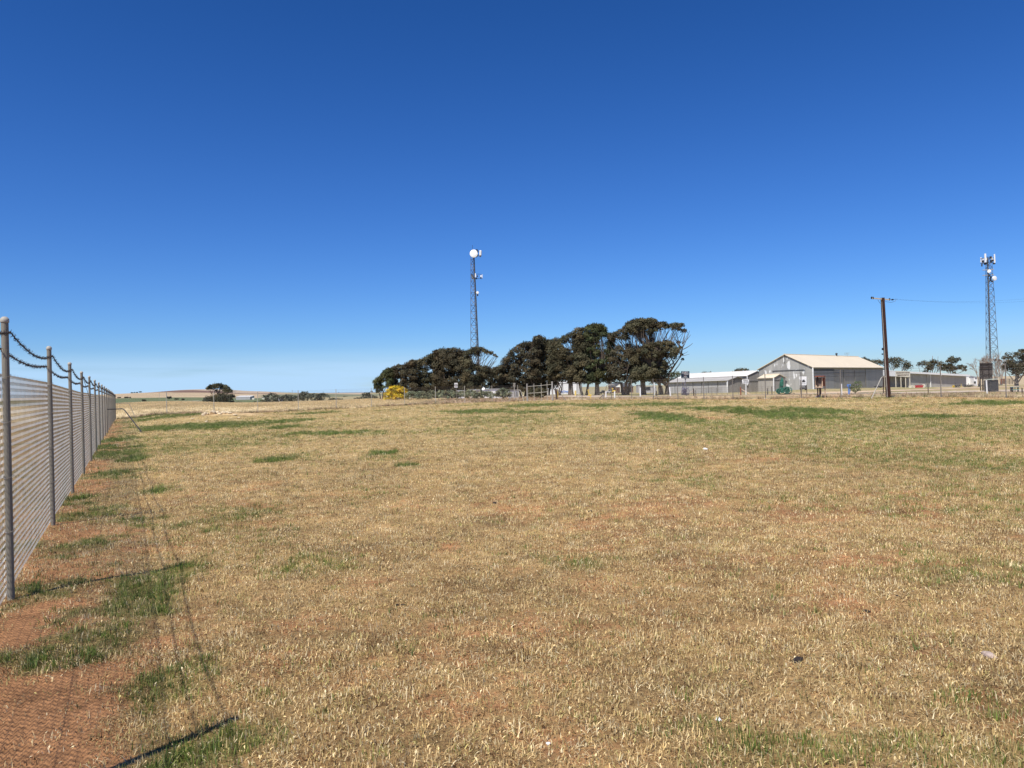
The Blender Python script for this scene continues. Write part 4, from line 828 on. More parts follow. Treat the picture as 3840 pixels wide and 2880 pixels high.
MB().box(P(-.1, 6.15, 6.7), (.10, .10, 1.8)).build('gable_strut', IRONDK, sh)
MB().tube([P(-.2, -.1, zb), P(-.2, -.1, 4.6)], .16, 8).build('downpipe', WHITE, sh)
for u in (17.2, 24.0, 31.2): MB().box(P(u, -.14, 1.9), (.12, .1, 4.3)).build('door_post', GALV, sh)
mb = MB(); mb.tube([P(-.3, 9.4, 3.4), P(-1.2, 9.4, 3.5)], .04, 5); mb.box(P(-1.2, 9.4, 3.5), (.35, .3, .12)); mb.build('flood_lamp', WHITE, sh)
mb = MB(); mb.lathe(P(29.5, 6.1, 7.8), [(0, .16), (.35, .16), (.36, .32), (.55, .30), (.75, .05)], n=12); mb.build('roof_vent', DARKST, sh)
mb = MB(); a = P(36.5, 6.1, 7.8); mb.tube([a, a+Vector((0, 0, .9))], .03, 4)
for q in (.4, .65, .85): mb.tube([a+Vector((-.7, 0, q)), a+Vector((.6, 0, q))], .02, 4)
mb.build('aerial', GALV, sh)
mb = MB()   # rows of ribs hung against the near wall
for z in (2.6, 3.4): mb.tube([P(0, -.18, z), P(31, -.2, z)], .025, 4, False)
mb.build('wall_cable', DARKST, sh)
# lower grey shed joined to it, and its long white roof
Cm = PT(2800, 1470, 187)
sh, P, zb = shed('middle_shed', 'grey gable-fronted shed with a long white roof, left of the big shed', (Cm.x, Cm.y), (-.56, .83), 23, (.93, .37), 6.35, PT(2800, 1409.5, 187).z, PT(2848, 1391, 188).z, IRONS, IRON, ROOFW, over=.2)
z_ = PT(2850, 1428.5, 187).z; panel('sliding_door', P, 0, 0, .35, 5.6, zb, z_-.08, .08, IRON, sh); MB().box(P(-.12, 3.1, z_), (6.0, .12, .14), P(0, 1, 0)-P(0, 0, 0)).build('door_rail', IRONDK, sh)
mb = MB(); mb.tube([P(-.2, .1, 1.1), P(-.2, .1, PT(2797, 1409, 187).z)], .14, 8); mb.build('downpipe', WHITE, sh)
Cl = PT(2729, 1472, 178)
sh, P, zb = shed('long_low_shed', 'long low steel shed with a wide grey roof behind the dark sign', (Cl.x, Cl.y), (-.40, .92), 23.5, (.92, .40), 5.4, PT(2729, 1425.5, 178).z, PT(2765, 1412.5, 179).z, IRONL, IRON, ROOFG, over=.45)
MB().tube([P(-.25, -.25, zb), P(-.25, -.25, PT(2729, 1426, 178).z)], .17, 8).build('downpipe', WHITE, sh)
for u in (3.5, 7, 9.5, 13, 17, 20.5): MB().box(P(u, -.05, .9), (.10, .08, 3.0)).build('wall_post', IRONDK, sh)
# the low roof in front of the cream one (left of the big gable, top left of the annex)
Cn = PT(2901, 1467.5, 168)
sh, P, zb = shed('annex_shed', 'tiny steel gable shed with a single door in front of the big shed', (Cn.x, Cn.y), (-.5, .85), 4.2, (.90, .43), 3.5, PT(2901, 1416.5, 168).z, PT(2926, 1403.5, 169).z, IRONS, IRON, ROOFC, over=.2)
panel('door', P, 0, 0, .35, 2.2, zb, 2.05, .05, IRON, sh); MB().box(P(-.08, 1.3, 2.12), (2.1, .1, .1), P(0, 1, 0)-P(0, 0, 0)).build('door_lintel', IRONDK, sh)
MB().tube([P(-.25, -.15, zb), P(-.25, -.15, PT(2901, 1417, 168).z)], .13, 8).build('downpipe', WHITE, sh)
# long white-edged shed on the right
A = PT(3303, 1453, 203); B = PT(3624, 1449, 214); A.z = 0; B.z = 0; dd = (B-A); Lr = dd.length; dd.normalize(); nn = Vector((-dd.y, dd.x, 0))
rt = thing('society_shed', (A.x, A.y, H1(A.x, A.y)), 'long grey shed with white fascia, name board and small posted verandah', 'shed')
zA = PT(3309, 1388, 203).z; zB = PT(3624, 1405, 214).z
def Q(u, v, z=None, dz=0):
    q = A+dd*u+nn*v; t = u/Lr; zz = (zA*(1-t)+zB*t) if z is None else z; return Vector((q.x, q.y, zz+dz))
uv_ = 9.4; zg = min(H1(A.x, A.y), H1(B.x, B.y))-.4
MB().quad(Q(uv_, 0, zg), Q(Lr, 0, zg), Q(Lr, 0, None, -.3), Q(uv_, 0, None, -.3)).build('wall', IRONB, rt)
m = MB(); m.quad(Q(0, 2.5, zg), Q(5.9, 2.5, zg), Q(5.9, 2.5, None, -.2), Q(0, 2.5, None, -.2)); m.build('brick_wall', BRICK, rt)
m = MB(); m.quad(Q(5.9, 2.5, zg), Q(uv_, 2.5, zg), Q(uv_, 2.5, None, -.2), Q(5.9, 2.5, None, -.2)); m.quad(Q(uv_, 0, zg), Q(uv_, 2.5, zg), Q(uv_, 2.5, None, -.2), Q(uv_, 0, None, -.2)); m.quad(Q(Lr, 0, zg), Q(Lr, 8, zg), Q(Lr, 8, None, .1), Q(Lr, 0, None, -.3)); m.quad(Q(0, 8, zg), Q(Lr, 8, zg), Q(Lr, 8, None, .1), Q(0, 8, None, .1)); m.build('side_wall', IRONB, rt)
MB().box(Q(4.4, 2.4, 1.0), (1.1, .1, 2.3), dd).build('door', BLACK, rt)
rq = [Q(-.3, -.9, None, -.02), Q(Lr+.3, -.9, None, -.02), Q(Lr+.3, 8.2, None, .35), Q(-.3, 8.2, None, .35)]
m = MB(); m.quad(*rq); m.quad(*[v-Vector((0, 0, .1)) for v in rq]); m.build('roof', ROOFW, rt)
m = MB()
def fas(u0, u1, h, v=-.95): 
    a, b_ = Q(u0, v), Q(u1, v); a2 = Q(u0, v-.06); b2 = Q(u1, v-.06); hz = Vector((0, 0, h))
    m.quad(a2, b2, b2-hz, a2-hz); m.quad(a, b_, b_-hz, a-hz); m.quad(a, b_, b2, a2); m.quad(a-hz, b_-hz, b2-hz, a2-hz); m.quad(b_, b2, b2-hz, b_-hz); m.quad(a, a2, a2-hz, a-hz)
fas(-.2, 9.3, 1.50); fas(9.31, Lr+.2, .50); m.build('fascia', WHITE, rt)
for u in (.5, 4.3, 6.1, 7.75, 9.25): MB().tube([Q(u, -.9, zg), Q(u, -.9, None, -1.5)], .10, 8).build('verandah_post', CREAM, rt)
for u in (17.6, 16.2): MB().tube([Q(u, -.12, zg), Q(u, -.12, None, -.4)], .12 if u > 17 else .05, 8).build('downpipe', WHITE if u > 17 else GALV, rt)
rz = math.atan2(dd.y, dd.x)
sb = MB(); sb.quad(Q(4.15, -1.06, None, -.02), Q(9.25, -1.06, None, -.02), Q(9.25, -1.06, None, -1.52), Q(4.15, -1.06, None, -1.52)); sb.quad(Q(4.15, -1.02, None, -.02), Q(9.25, -1.02, None, -.02), Q(9.25, -1.02, None, -1.52), Q(4.15, -1.02, None, -1.52)); sb = sb.build('name_board', CREAM, rt)
text('lettering', 'BOOLEROO STEAM & TRACTION', BROWNI, sb, Q(6.7, -1.09, None, -.45), .50, rz, .01, .62, bold=False); text('lettering', 'PRESERVATION SOCIETY INC', BROWNI, sb, Q(6.75, -1.09, None, -1.08), .50, rz, .01, .62, bold=False)
# white building and others seen between the gum trunks
def block(name, label, x0, x1, y0, y1, Y, m, roofm=None, dep=4.0, cat='building', ang=0, rh=.0, slope=0):
    a = PT(x0, y1, Y); b_ = PT(x1, y1, Y); zt0 = PT(x0, y0, Y).z; zt1 = PT(x1, y0+slope, Y).z; w_ = (b_-a); w_.z = 0; L = w_.length; w_.normalize(); n = Vector((-w_.y, w_.x, 0)); zb = min(H1(a.x, a.y), a.z, b_.z)-.3
    rt = thing(name, (a.x, a.y, H1(a.x, a.y)), label, cat)
    def q(u, v, z): p = a+w_*u+n*v; return Vector((p.x, p.y, z))
    mb = MB(); mb.quad(q(0, 0, zb), q(L, 0, zb), q(L, 0, zt1), q(0, 0, zt0)); mb.quad(q(0, dep, zb), q(L, dep, zb), q(L, dep, zt1+rh), q(0, dep, zt0+rh)); mb.quad(q(0, 0, zb), q(0, dep, zb), q(0, dep, zt0+rh), q(0, 0, zt0)); mb.quad(q(L, 0, zb), q(L, dep, zb), q(L, dep, zt1+rh), q(L, 0, zt1)); mb.build('wall', m, rt)
    o = .15; t = .06; mb = MB(); c = [q(-o, -o, zt0+.02), q(L+o, -o, zt1+.02), q(L+o, dep+o, zt1+rh+.02), q(-o, dep+o, zt0+rh+.02)]; mb.quad(*c); mb.quad(*[v+Vector((0, 0, t)) for v in c])
    for i in range(4): u, v = c[i], c[(i+1) % 4]; mb.quad(u, v, v+Vector((0, 0, t)), u+Vector((0, 0, t)))
    mb.build('roof', roofm or m, rt); return rt, q, L, zb
rt, q, L, zb = block('white_shed', 'bright white shed with blue lettering seen between the gum trunks', 2056, 2176, 1437, 1477, 215, WHITE, ROOFW, 6, rh=.6)
text('lettering', 'Jerry & Dean', BLUEP, rt, PT(2108, 1468.5, 214.9), .75, 0, .01, 1.0)
for u in (L*.30, L*.46, L*.92): MB().box(q(u, -.03, zb+2.2), (.1, .08, 3.4)).build('wall_strip', GREYI, rt)
MB().box(q(L*.97, -.05, zb+1.6), (.5, .06, 2.4)).build('grey_door', IRONL, rt)
rt, q, L, zb = block('small_hut', 'small pale grey hut with narrow dark windows behind the gate brace', 1905, 1947, 1463, 1485, 142, IRONL, IRONB, 2.4)
for u in (.25, 1.25, 1.65): MB().box(q(u, -.03, zb+1.0), (.16, .05, .85)).build('window', GLASS, rt)
rt, q, L, zb = block('low_white_building', 'low white building with a thin blue-grey roof behind the road bushes', 1808, 1882, 1461, 1484, 148, WHITE, IRONB, 4, rh=.1)
ds = thing('satellite_dish', PT(1812, 1466, 146), 'small white satellite dish standing at the left end of the low white building', 'dish'); dish(ds, PT(1813, 1458.5, 146), (-.35, -.85, .45), .30, .08, hood=.1); MB().tube([PT(1812, 1466, 146), PT(1813, 1459, 146)], .03, 6).build('dish_pole', DARKST, ds)
rt, q, L, zb = block('caravan', 'cream caravan roof showing over the bushes left of the satellite dish', 1762, 1799, 1463, 1486, 146, CREAM, WHITE, 2.2); MB().box(q(L*.5, -.03, PT(1780, 1467, 146).z), (L*.9, .05, .12)).build('stripe', GREYI, rt)
rt, q, L, zb = block('caravan', 'white caravan roof with dark fittings right of the speed sign', 1716, 1741, 1466, 1486, 146, WHITE, WHITE, 2.2); MB().box(PT(1722, 1464, 146.6), (1.0, .5, .3)).build('roof_vent', BLACK, rt)
rt, q, L, zb = block('brick_house', 'dark roofed house with a small white gable seen between the trunks', 2292, 2375, 1451, 1475, 240, BRICK, IRONDK, 7, rh=1.2)
g_ = MB(); gx = PT(2323, 1449, 238); g_.quad(PT(2312, 1449, 238.5), PT(2335, 1448.5, 238.5), PT(2323, 1441, 238.5)); g_.build('white_gable', CREAM, rt); MB().box(PT(2322, 1450, 238.4), (2.0, .2, .25)).build('bargeboard', WHITE, rt)
for x in (2300, 2348, 2362): MB().box(PT(x, 1462, 239.9), (.9, .08, 1.0)).build('window', GLASS, rt)
MB().box(PT(2326, 1461, 239.8), (.2, .2, 1.8)).build('porch_post', CREAM, rt)
rt, q, L, zb = block('pale_blue_shed', 'pale blue shed with a white edged roof right of the white bollard', 2394, 2404, 1444, 1470, 230, IRONL, WHITE, 4)
rt, q, L, zb = block('small_house', 'small pale house glimpsed left of the forked trunk with one dark window', 2424, 2462, 1450, 1466, 220, IRONL, ROOFW, 6); MB().box(PT(2430, 1456, 219.9), (1.2, .1, .9)).build('window', GLASS, rt)
rt, q, L, zb = block('farm_shed', 'pale blue-white farm shed alone in the far green fields', 885, 938, 1488, 1503.5, 850, IRONL, ROOFW, 14, rh=1.2, cat='shed'); rt2_ = rt
MB().box(PT(951, 1498, 849), (2.6, 2.6, 3.4)).build('tank', CREAM, rt)
rt, q, L, zb = block('far_cottage', 'tiny pale roof between the rounded trees of the far row', 1042, 1055, 1491, 1500, 300, IRONL, ROOFW, 3); 
rt, q, L, zb = block('far_water_tank', 'tiny pale tank left of the rounded far tree', 983, 992, 1491, 1499, 520, CREAM, CREAM, 2, cat='tank')
rt, q, L, zb = block('white_container', 'dirty white container box beyond the right end of the society shed', 3623, 3651, 1410, 1440, 218, WHITE, ROOFW, 5, cat='container'); MB().box(PT(3641, 1415, 217.9), (.8, .06, .25)).build('vent', GREYI, rt)
rt, q, L, zb = block('white_cabin', 'smaller white cabin with a dark window beside the container', 3652.5, 3665, 1413, 1438, 216, WHITE, ROOFG, 3, cat='cabin'); MB().box(PT(3656, 1434, 215.9), (.55, .06, .6)).build('window', GLASS, rt); MB().box(PT(3660, 1418, 215.9), (.6, .06, .2)).build('vent', GREYI, rt)
# dark stone-roofed shelter cottage behind the middle gums (a car and low sheds)
def car(label, x0, x1, yt, yb, Y, m, seed=0):
    a = PT(x0, yb, Y); b_ = PT(x1, yb, Y); a.z = b_.z = min(H1(a.x, a.y), H1(b_.x, b_.y), a.z); L = (b_-a).length; h = (yb-yt)/F*Y
    rt = thing('parked_car', a, label, 'car', 'vehicles parked beyond the gums'); w_ = (b_-a).normalized(); n = Vector((0, 1.75, 0))
    prof = [(0, .25), (0, .55), (.03, .58), (.24, .62), (.36, 1.0), (.72, 1.0), (.90, .64), (.99, .60), (1, .25)]
    mb = MB(); f = [a+w_*u*L+Vector((0, 0, z*h)) for u, z in prof]; g = [v+n for v in f]; mb.quad(*f); mb.quad(*g[::-1])
    for i in range(len(f)): j = (i+1) % len(f); mb.quad(f[i], f[j], g[j], g[i])
    mb.build('body', m, rt); wn = [a+w_*u*L+Vector((0, -.02, z*h)) for u, z in ((.29, .66), (.38, .94), (.70, .94), (.84, .66))]; MB().quad(*wn).build('window', GLASS, rt)
    for u in (.18, .80):
        for v in (-.02, 1.6): MB().lathe(a+w_*u*L+Vector((0, v, h*.22)), [(0, h*.22), (.18, h*.22)], (0, 1, 0), 14).build('wheel', STRAWR, rt)
car('small white car parked beyond the gums by the leaning pipe', 2276, 2294, 1455, 1470, 205, IRONL); car('dark car parked on the grass left of the yellow bollard', 2252, 2272, 1460, 1473, 200, BLACK)

# ------------------------------------------------------------------ signs, posts, power pole
def bollard(label, x, yt, yb, Y, r, m, name='bollard', lean=0, cap=None, group='roadside posts'):
    b_ = PT(x, yb, Y); b_.z = H1(b_.x, b_.y); t = PT(x+lean, yt, Y); rt = thing(name, b_, label, 'post', group)
    MB().tube([b_-Vector((0, 0, .2)), t], r, 8).build('shaft', m, rt); MB().lathe(t-Vector((0, 0, .02)), [(0, r*1.1), (.05, r*1.05), (.09, r*.5)], n=10).build('cap', cap or m, rt); return rt
bollard('white post with dirty base standing left of the rightmost gum roots', 2515, 1454, 1480.5, 118, .10, WHITE, lean=-4)
bollard('white post between two gum trunks, tallest of the road posts', 2401, 1455, 1483, 118, .10, WHITE)
bollard('white post with yellow top under the leaning pipe brace', 2305, 1465, 1489, 104, .09, WHITE, cap=YELL)
bollard('short white post with a cap near the parked cars', 2272, 1468, 1484, 118, .10, WHITE)
bollard('yellow topped post at the right of the gate', 2091, 1462, 1480, 120, .10, YELL)
bollard('dark thick post beside the yellow topped one', 2087, 1461, 1487, 112, .14, WOODD)
bollard('orange-yellow post beyond the white shed front', 2158, 1466, 1479, 150, .17, YELL)
bollard('thin dark post in front of the white shed', 2163, 1441, 1481, 120, .04, GALVD)
bollard('white leaning post in front of the small cabin and billboard', 3702, 1429, 1475, 82, .07, WHITE, lean=-3)
bollard('white post right of the brown noticeboard', 3156, 1442, 1479, 76, .09, WHITE, lean=-2)
bollard('white post behind the forked gum trunk', 2455, 1437, 1475, 140, .09, WHITE, lean=-2)
# yellow hydrant and fittings
for lab, x, yt, yb, Y in (('bent yellow pipe marker by the fence left of the parked cars', 2213, 1465, 1497, 96), ('small yellow fitting on the white post under the pipe brace', 2303, 1459, 1474, 104)):
    b_ = PT(x, yb, Y); rt = thing('pipe_marker', b_, lab, 'marker'); mb = MB(); h = (yb-yt)/F*Y
    mb.tube([b_+Vector((.1, 0, 0)), b_+Vector((.05, 0, h*.5)), b_+Vector((-.15, 0, h*.7)), b_+Vector((-.2, 0, h))], .06, 8); mb.tube([b_+Vector((-.28, 0, h*.45)), b_+Vector((.2, 0, h*.45))], .07, 8); mb.lathe(b_+Vector((-.2, 0, h)), [(0, .1), (.1, .12), (.14, .04)], n=10); mb.build('pipe', YELL, rt)
for lab, x, yt, yb, Y, r, m in (('dark timber post right of the grey engine', 2601.5, 1453, 1481, 112, .08, WOODD), ('second dark timber post right of the grey engine', 2607, 1456, 1477, 118, .06, WOODD), ('red-brown timber post with a pale stay left of the white notice', 2778, 1449, 1480, 104, .09, WOODR), ('dark iron post left of the green engine', 2895, 1449, 1480, 100, .055, DARKST),
    ('thin dark post left of the annex door', 2878, 1455, 1480, 102, .05, DARKST), ('dark post in front of the society shed', 3481, 1436, 1477, 84, .05, WOODD), ('short dark post beside the right edge seat', 3833, 1450, 1472, 78, .06, WOODD), ('dark post behind the forked gum', 2462, 1458, 1477, 130, .10, WOODD)):
    b_ = PT(x, yb, Y); b_.z = H1(b_.x, b_.y); rt = thing('yard_post', b_, lab, 'post', 'posts around the yard'); MB().lathe(b_-Vector((0, 0, .2)), [(0, r), (.2+(yb-yt)/F*Y, r*.92), (.22+(yb-yt)/F*Y, r*.3)], n=9).build('shaft', m, rt)
    if 'stay' in lab: MB().tube([PT(2781, 1460, Y), PT(2816, 1480, Y-1)], .05, 6).build('stay', WOODP, rt)
    if lab.startswith('dark timber'): MB().tube([PT(2599, 1465, Y), PT(2586, 1473, Y)], .04, 6).build('stay', WOODP, rt)
# farm rail gates behind the dark sign
for lab, x0, x1, yt, yb, Y in (('wire farm gate in front of the long low shed', 2608, 2690, 1457, 1479.5, 114), ('second wire farm gate further back by the long low shed', 2655, 2702, 1453, 1473, 135)):
    a = PT(x0, yb, Y); b_ = PT(x1, yb, Y); rt = thing('farm_gate', a, lab, 'gate', 'wire farm gates'); h = (yb-yt)/F*Y; mb = MB(); u = Vector((0, 0, 1))
    mb.tube([a, a+u*h, b_+u*h, b_], .03, 5); mb.tube([a.lerp(b_, .5), a.lerp(b_, .5)+u*h], .03, 5)
    for k in range(1, 5): mb.tube([a+u*h*k/5, b_+u*h*k/5], .012, 4)
    for k in range(1, 14): mb.tube([a.lerp(b_, k/14), a.lerp(b_, k/14)+u*h], .010, 4)
    mb.build('gate_frame', GALVD, rt)
# wire boundary behind the yard posts
a = PT(2440, 1478, 138); b_ = PT(2905, 1478, 112); rt = thing('yard_fence', a, 'low wire fence with thin pickets running in front of the grey sheds', 'fence')
for k in range(0, 25):
    t = k/24; q = a.lerp(b_, t); z = H1(q.x, q.y); MB().tube([(q.x, q.y, z-.1), (q.x, q.y, z+1.25)], .028, 5).build('picket', GALVD, rt)
for h in (.3, .6, .9, 1.2): MB().tube([(p.x, p.y, H1(p.x, p.y)+h) for p in (a.lerp(b_, k/12) for k in range(13))], .010, 4, False).build('strand_wire', GALVD, rt)
def board(root, x0, x1, y0, y1, Y, m, th=.04, name='board', slope=0):
    a = PT(x0, y1, Y); b_ = PT(x1, y1+slope, Y); ta = PT(x0, y0, Y); tb_ = PT(x1, y0+slope, Y); n = Vector((0, th, 0)); mb = MB()
    f = [a, b_, tb_, ta]; mb.quad(*f); mb.quad(*[v+n for v in f])
    for i in range(4): mb.quad(f[i], f[(i+1) % 4], f[(i+1) % 4]+n, f[i]+n)
    return mb.build(name, m, root)
# speed sign, seen from the front, and the back of another
b_ = G(1713, 112); rt = thing('speed_sign', b_, 'white rectangular speed sign with a dark ring and 60 above the bushes', 'sign')
MB().tube([b_-Vector((0, 0, .2)), PT(1710, 1440, 112)], .03, 8).build('sign_post', GALV, rt); bd = board(rt, 1704, 1716, 1436, 1453, 111.9, WHITE)
c = PT(1710, 1444.3, 111.86); mb = MB(); n_ = 32
for k in range(n_):
    a0, a1 = 2*math.pi*k/n_, 2*math.pi*(k+1)/n_; mb.quad(*[c+Vector((math.cos(a)*r, 0, math.sin(a)*r)) for a, r in ((a0, .21), (a1, .21), (a1, .165), (a0, .165))])
mb.build('sign_ring', BROWNI, bd); text('numerals', '60', BLACK, bd, c+Vector((0, 0, 0)), .22, 0)
b_ = G(1929, 108); rt = thing('road_sign', b_, 'grey back of a rectangular road sign near the hut and gate brace', 'sign'); MB().tube([b_-Vector((0, 0, .2)), PT(1928.5, 1437, 108)], .045, 8).build('sign_post', GALVL, rt); board(rt, 1923.5, 1933.5, 1436, 1452, 108.08, GALV)
mb = MB(); [mb.box(PT(1928.5, y, 108.05), (.34, .03, .04)) for y in (1440, 1448)]; mb.build('bracket', GALVD, rt)
# dark billboard on a post above the grey engine
Yb = 118; b_ = G(2574, Yb); rt = thing('dark_sign', b_, 'dark navy sign with white and red writing on a twin post above the grey engine', 'sign')
mb = MB(); mb.tube([b_, PT(2570, 1420, Yb)], .05, 8); mb.tube([PT(2566.5, 1481, Yb), PT(2566.5, 1434, Yb), PT(2569, 1432, Yb)], .05, 8); mb.build('sign_post', GREYM, rt); mb = MB(); mb.quad(PT(2566, 1419, Yb), PT(2574.5, 1419, Yb), PT(2572, 1425, Yb), PT(2569, 1425, Yb)); mb.quad(PT(2566, 1419, Yb+.1), PT(2574.5, 1419, Yb+.1), PT(2572, 1425, Yb+.1), PT(2569, 1425, Yb+.1)); mb.build('bracket', BLACK, rt)
bd = board(rt, 2554.5, 2585.5, 1392, 1418, Yb-.1, NAVY); ty = Yb-.13
for s, x, y, sz, m in (('BOOLEROO', 2569, 1395.5, .20, WHITE), ('STEAM & TRACTION', 2570.5, 1399.7, .15, WHITE), ('PRESERVATION', 2573, 1402.8, .14, WHITE), ('Society Inc', 2575, 1405.2, .14, WHITE), ('NEXT RALLY', 2570, 1397.7, .09, REDS), ('OPEN', 2569, 1407.5, .10, REDS), ('MUSEUM', 2570, 1411.2, .15, WHITE), ('Ph. 08 HERITAGE', 2569, 1415.3, .13, WHITE)):
    text('lettering', s, m, bd, PT(x, y, ty), sz, 0, .004, .82, bold=False)
# white notice sign
Yb = 101; b_ = PT(2797.5, 1481, Yb); rt = thing('white_notice_sign', b_, 'white rectangular notice on a single white post left of the green engine', 'sign'); MB().tube([b_, PT(2797, 1424, Yb)], .05, 8).build('sign_post', WHITE, rt); bd = board(rt, 2783, 2808.5, 1423, 1439.5, Yb-.06, WHITE, slope=0)
for s, y in (('PARKING', 1426.5), ('+ BUS AND', 1431.4), ('COACH TO TENT', 1436)): text('lettering', s, GREYI, bd, PT(2796, y, Yb-.08), .145, 0, .004)
# tractor sign
Yb = 97; b_ = PT(3025, 1479, Yb); rt = thing('tractor_sign', PT(3012, 1479, Yb), 'tall white panel with a black tractor picture in front of the big shed', 'sign'); bd = board(rt, 3003.5, 3024.5, 1411.5, 1444, Yb, WHITE, .05)
board(rt, 2999.5, 3002.8, 1412, 1444.5, Yb+.25, WHITE, .05)
for x0, x1 in ((3002, 3003.5), (3023.5, 3026)): MB().tube([PT(x0, 1425, Yb+.12), PT(x1, 1479, Yb+.12)], .045, 8).build('sign_leg', WOODD, rt)
mb = MB(); c = PT(3013, 1433, Yb-.03)
def dsk(mb, x, z, r, n=16): mb.quad(*[c+Vector((x+math.cos(2*math.pi*k/n)*r, 0, z+math.sin(2*math.pi*k/n)*r)) for k in range(n)])
dsk(mb, .06, .12, .13); dsk(mb, -.13, .05, .06); dsk(mb, .21, .08, .04)
for q in (((-.16, .12), (.02, .12), (.02, .24), (-.16, .20)), ((-.10, .20), (-.08, .20), (-.08, .34), (-.10, .34)), ((-.02, .22), (.14, .26), (.14, .31), (-.02, .31)), ((.10, .02), (.24, .04), (.24, .07), (.10, .07)), ((.19, .1), (.23, .1), (.25, .2), (.23, .2))): mb.quad(*[c+Vector((x, -.003, z)) for x, z in q])
mb.build('tractor_picture', BLACK, bd); text('lettering', 'Steam & Traction', GREYI, bd, PT(3012.5, 1438.3, Yb-.02), .085, 0, .003)
bk = board(rt, 3004.5, 3023.5, 1444.5, 1452, Yb+.03, BLACK, .05, 'name_plate'); text('lettering', 'Booleroo', WHITE, bk, PT(3014, 1446.6, Yb-.01), .13, 0, .003); text('lettering', 'Centre', WHITE, bk, PT(3014, 1450.6, Yb-.01), .11, 0, .003)
ml = thing('seed_drill', PT(3014, 1460, 150), 'dark iron implement glimpsed between the legs of the tractor sign', 'machine'); mb = MB(); mb.box(PT(3013, 1456, 150), (1.0, .8, .35)); mb.build('hopper', DARKST, ml); mb = MB()
for x in (3004, 3022): mb.lathe(PT(x, 1458, 150), [(-.03, .27), (.03, .27)], (0, 1, 0), 14)
mb.build('wheel', BLACK, ml)
# brown noticeboard shelter
Yb = 61; x0, x1 = 3056, 3094; rt = thing('noticeboard_shelter', G(3068, Yb), 'brown timber noticeboard shelter with a small roof by the right fence', 'noticeboard')
mb = MB(); mb.tube([PT(3067, 1497, Yb), PT(3065.5, 1412, Yb)], .055, 6); mb.build('post', WOODD, rt); mb = MB(); mb.tube([PT(3094.5, 1492, Yb+.4), PT(3093.5, 1412, Yb+.4)], .045, 6); mb.build('post', WOODP, rt)
for a, c_ in ((3073, 1478), (3078, 1480), (3076, 1474)): MB().tube([PT(a+1, 1494 if a != 3078 else 1476, Yb+.7), PT(a, 1450, Yb+.7)], .03, 6).build('leg', WOODD if a != 3078 else WOODP, rt)
board(rt, 3057, 3083, 1417, 1446, Yb+.18, mat('faded_poster', (.20, .17, .15), .8, amt=.5, scale=14), .03, 'back_panel')
mb = MB(); mb.quad(PT(3056, 1449.5, Yb-.1), PT(3083, 1452, Yb-.1), PT(3084, 1449, Yb+.2), PT(3064, 1445, Yb+.2)); mb.quad(PT(3056, 1449.5, Yb-.1), PT(3064, 1445, Yb+.2), PT(3056, 1420, Yb+.2)); mb.box(PT(3069.5, 1453, Yb), (.60, .25, .06)); mb.quad(PT(3064, 1445, Yb+.1), PT(3083, 1445, Yb+.1), PT(3083, 1437, Yb+.16), PT(3062, 1437, Yb+.16)); mb.build('tray', WOODP, rt)
mb = MB(); mb.box(PT(3083, 1433, Yb), (.06, .12, .72)); mb.build('frame', WOODP, rt); mb = MB(); mb.box(PT(3088, 1432, Yb+.25), (.17, .06, .68)); mb.build('side_panel', WOODR, rt)
mb = MB(); c = [PT(3054, 1414, Yb-.25), PT(3090, 1412.5, Yb-.25), PT(3096, 1411, Yb+.6), PT(3060, 1411.5, Yb+.6)]; mb.quad(*c); mb.quad(*[v+Vector((0, 0, .05)) for v in c]); [mb.quad(c[i], c[(i+1) % 4], c[(i+1) % 4]+Vector((0, 0, .05)), c[i]+Vector((0, 0, .05))) for i in range(4)]; mb.build('roof', WOODR, rt)
# concrete drum lying by it
rt = thing('concrete_pipe', G(3061, Yb), 'short pale concrete pipe lying in the green grass by the noticeboard', 'pipe'); mb = MB(); mb.lathe(PT(3059, 1492, Yb+.5), [(0, .10), (.02, .12), (.40, .12), (.42, .10)], (.9, .3, .25), 14); mb.build('drum', CONC, rt)

# power pole: two steel channels with concrete between, tapering
Yp = 55.5; b_ = G(3331, Yp); tp = PT(3309.5, 1116, Yp-.5); rt = thing('power_pole', b_, 'leaning steel and concrete power pole with a crossarm, in front of the grey sheds', 'power pole')
ax = (tp-b_).normalized(); fa = Vector((.07, -1.0, 0)).normalized(); fb = ax.cross(fa).normalized(); fa = fb.cross(ax).normalized(); b0 = b_-ax*.4
def taper(name, m, o0, o1, w0, w1, d):
    mb = MB(); v = []
    for c, o, w_ in ((b0, o0, w0), (tp, o1, w1)):
        for s, t in ((-.5, -.5), (.5, -.5), (.5, .5), (-.5, .5)): v.append(c+fa*(o+s*w_)+fb*t*d)
    for f in ((0, 1, 5, 4), (1, 2, 6, 5), (2, 3, 7, 6), (3, 0, 4, 7), (0, 1, 2, 3), (4, 5, 6, 7)): mb.quad(*[v[i] for i in f])
    return mb.build(name, m, rt)
taper('concrete_core', CONC, 0, 0, .30, .18, .13)
for s in (-1, 1):
    taper('steel_channel', RUST, s*.165, s*.105, .03, .03, .17)
    for t in (-1, 1):
        mb = MB(); v = []
        for c, o in ((b0, .165), (tp, .105)):
            for q in (s*(o+.015), s*(o-.055)):
                for e in (.068, .085): v.append(c+fa*q+fb*t*e)
        for f in ((0, 1, 3, 2), (4, 5, 7, 6), (0, 1, 5, 4), (2, 3, 7, 6), (0, 2, 6, 4), (1, 3, 7, 5)): mb.quad(*[v[i] for i in f])
        mb.build('channel_flange', RUST, rt)
a = PT(3267, 1118, Yp-.5); c = PT(3338, 1124, Yp-.5); mb = MB(); mb.box((a+c)/2, ((c-a).length, .09, .085), (c-a)); mb.build('crossarm', GALVL, rt)
mb = MB()
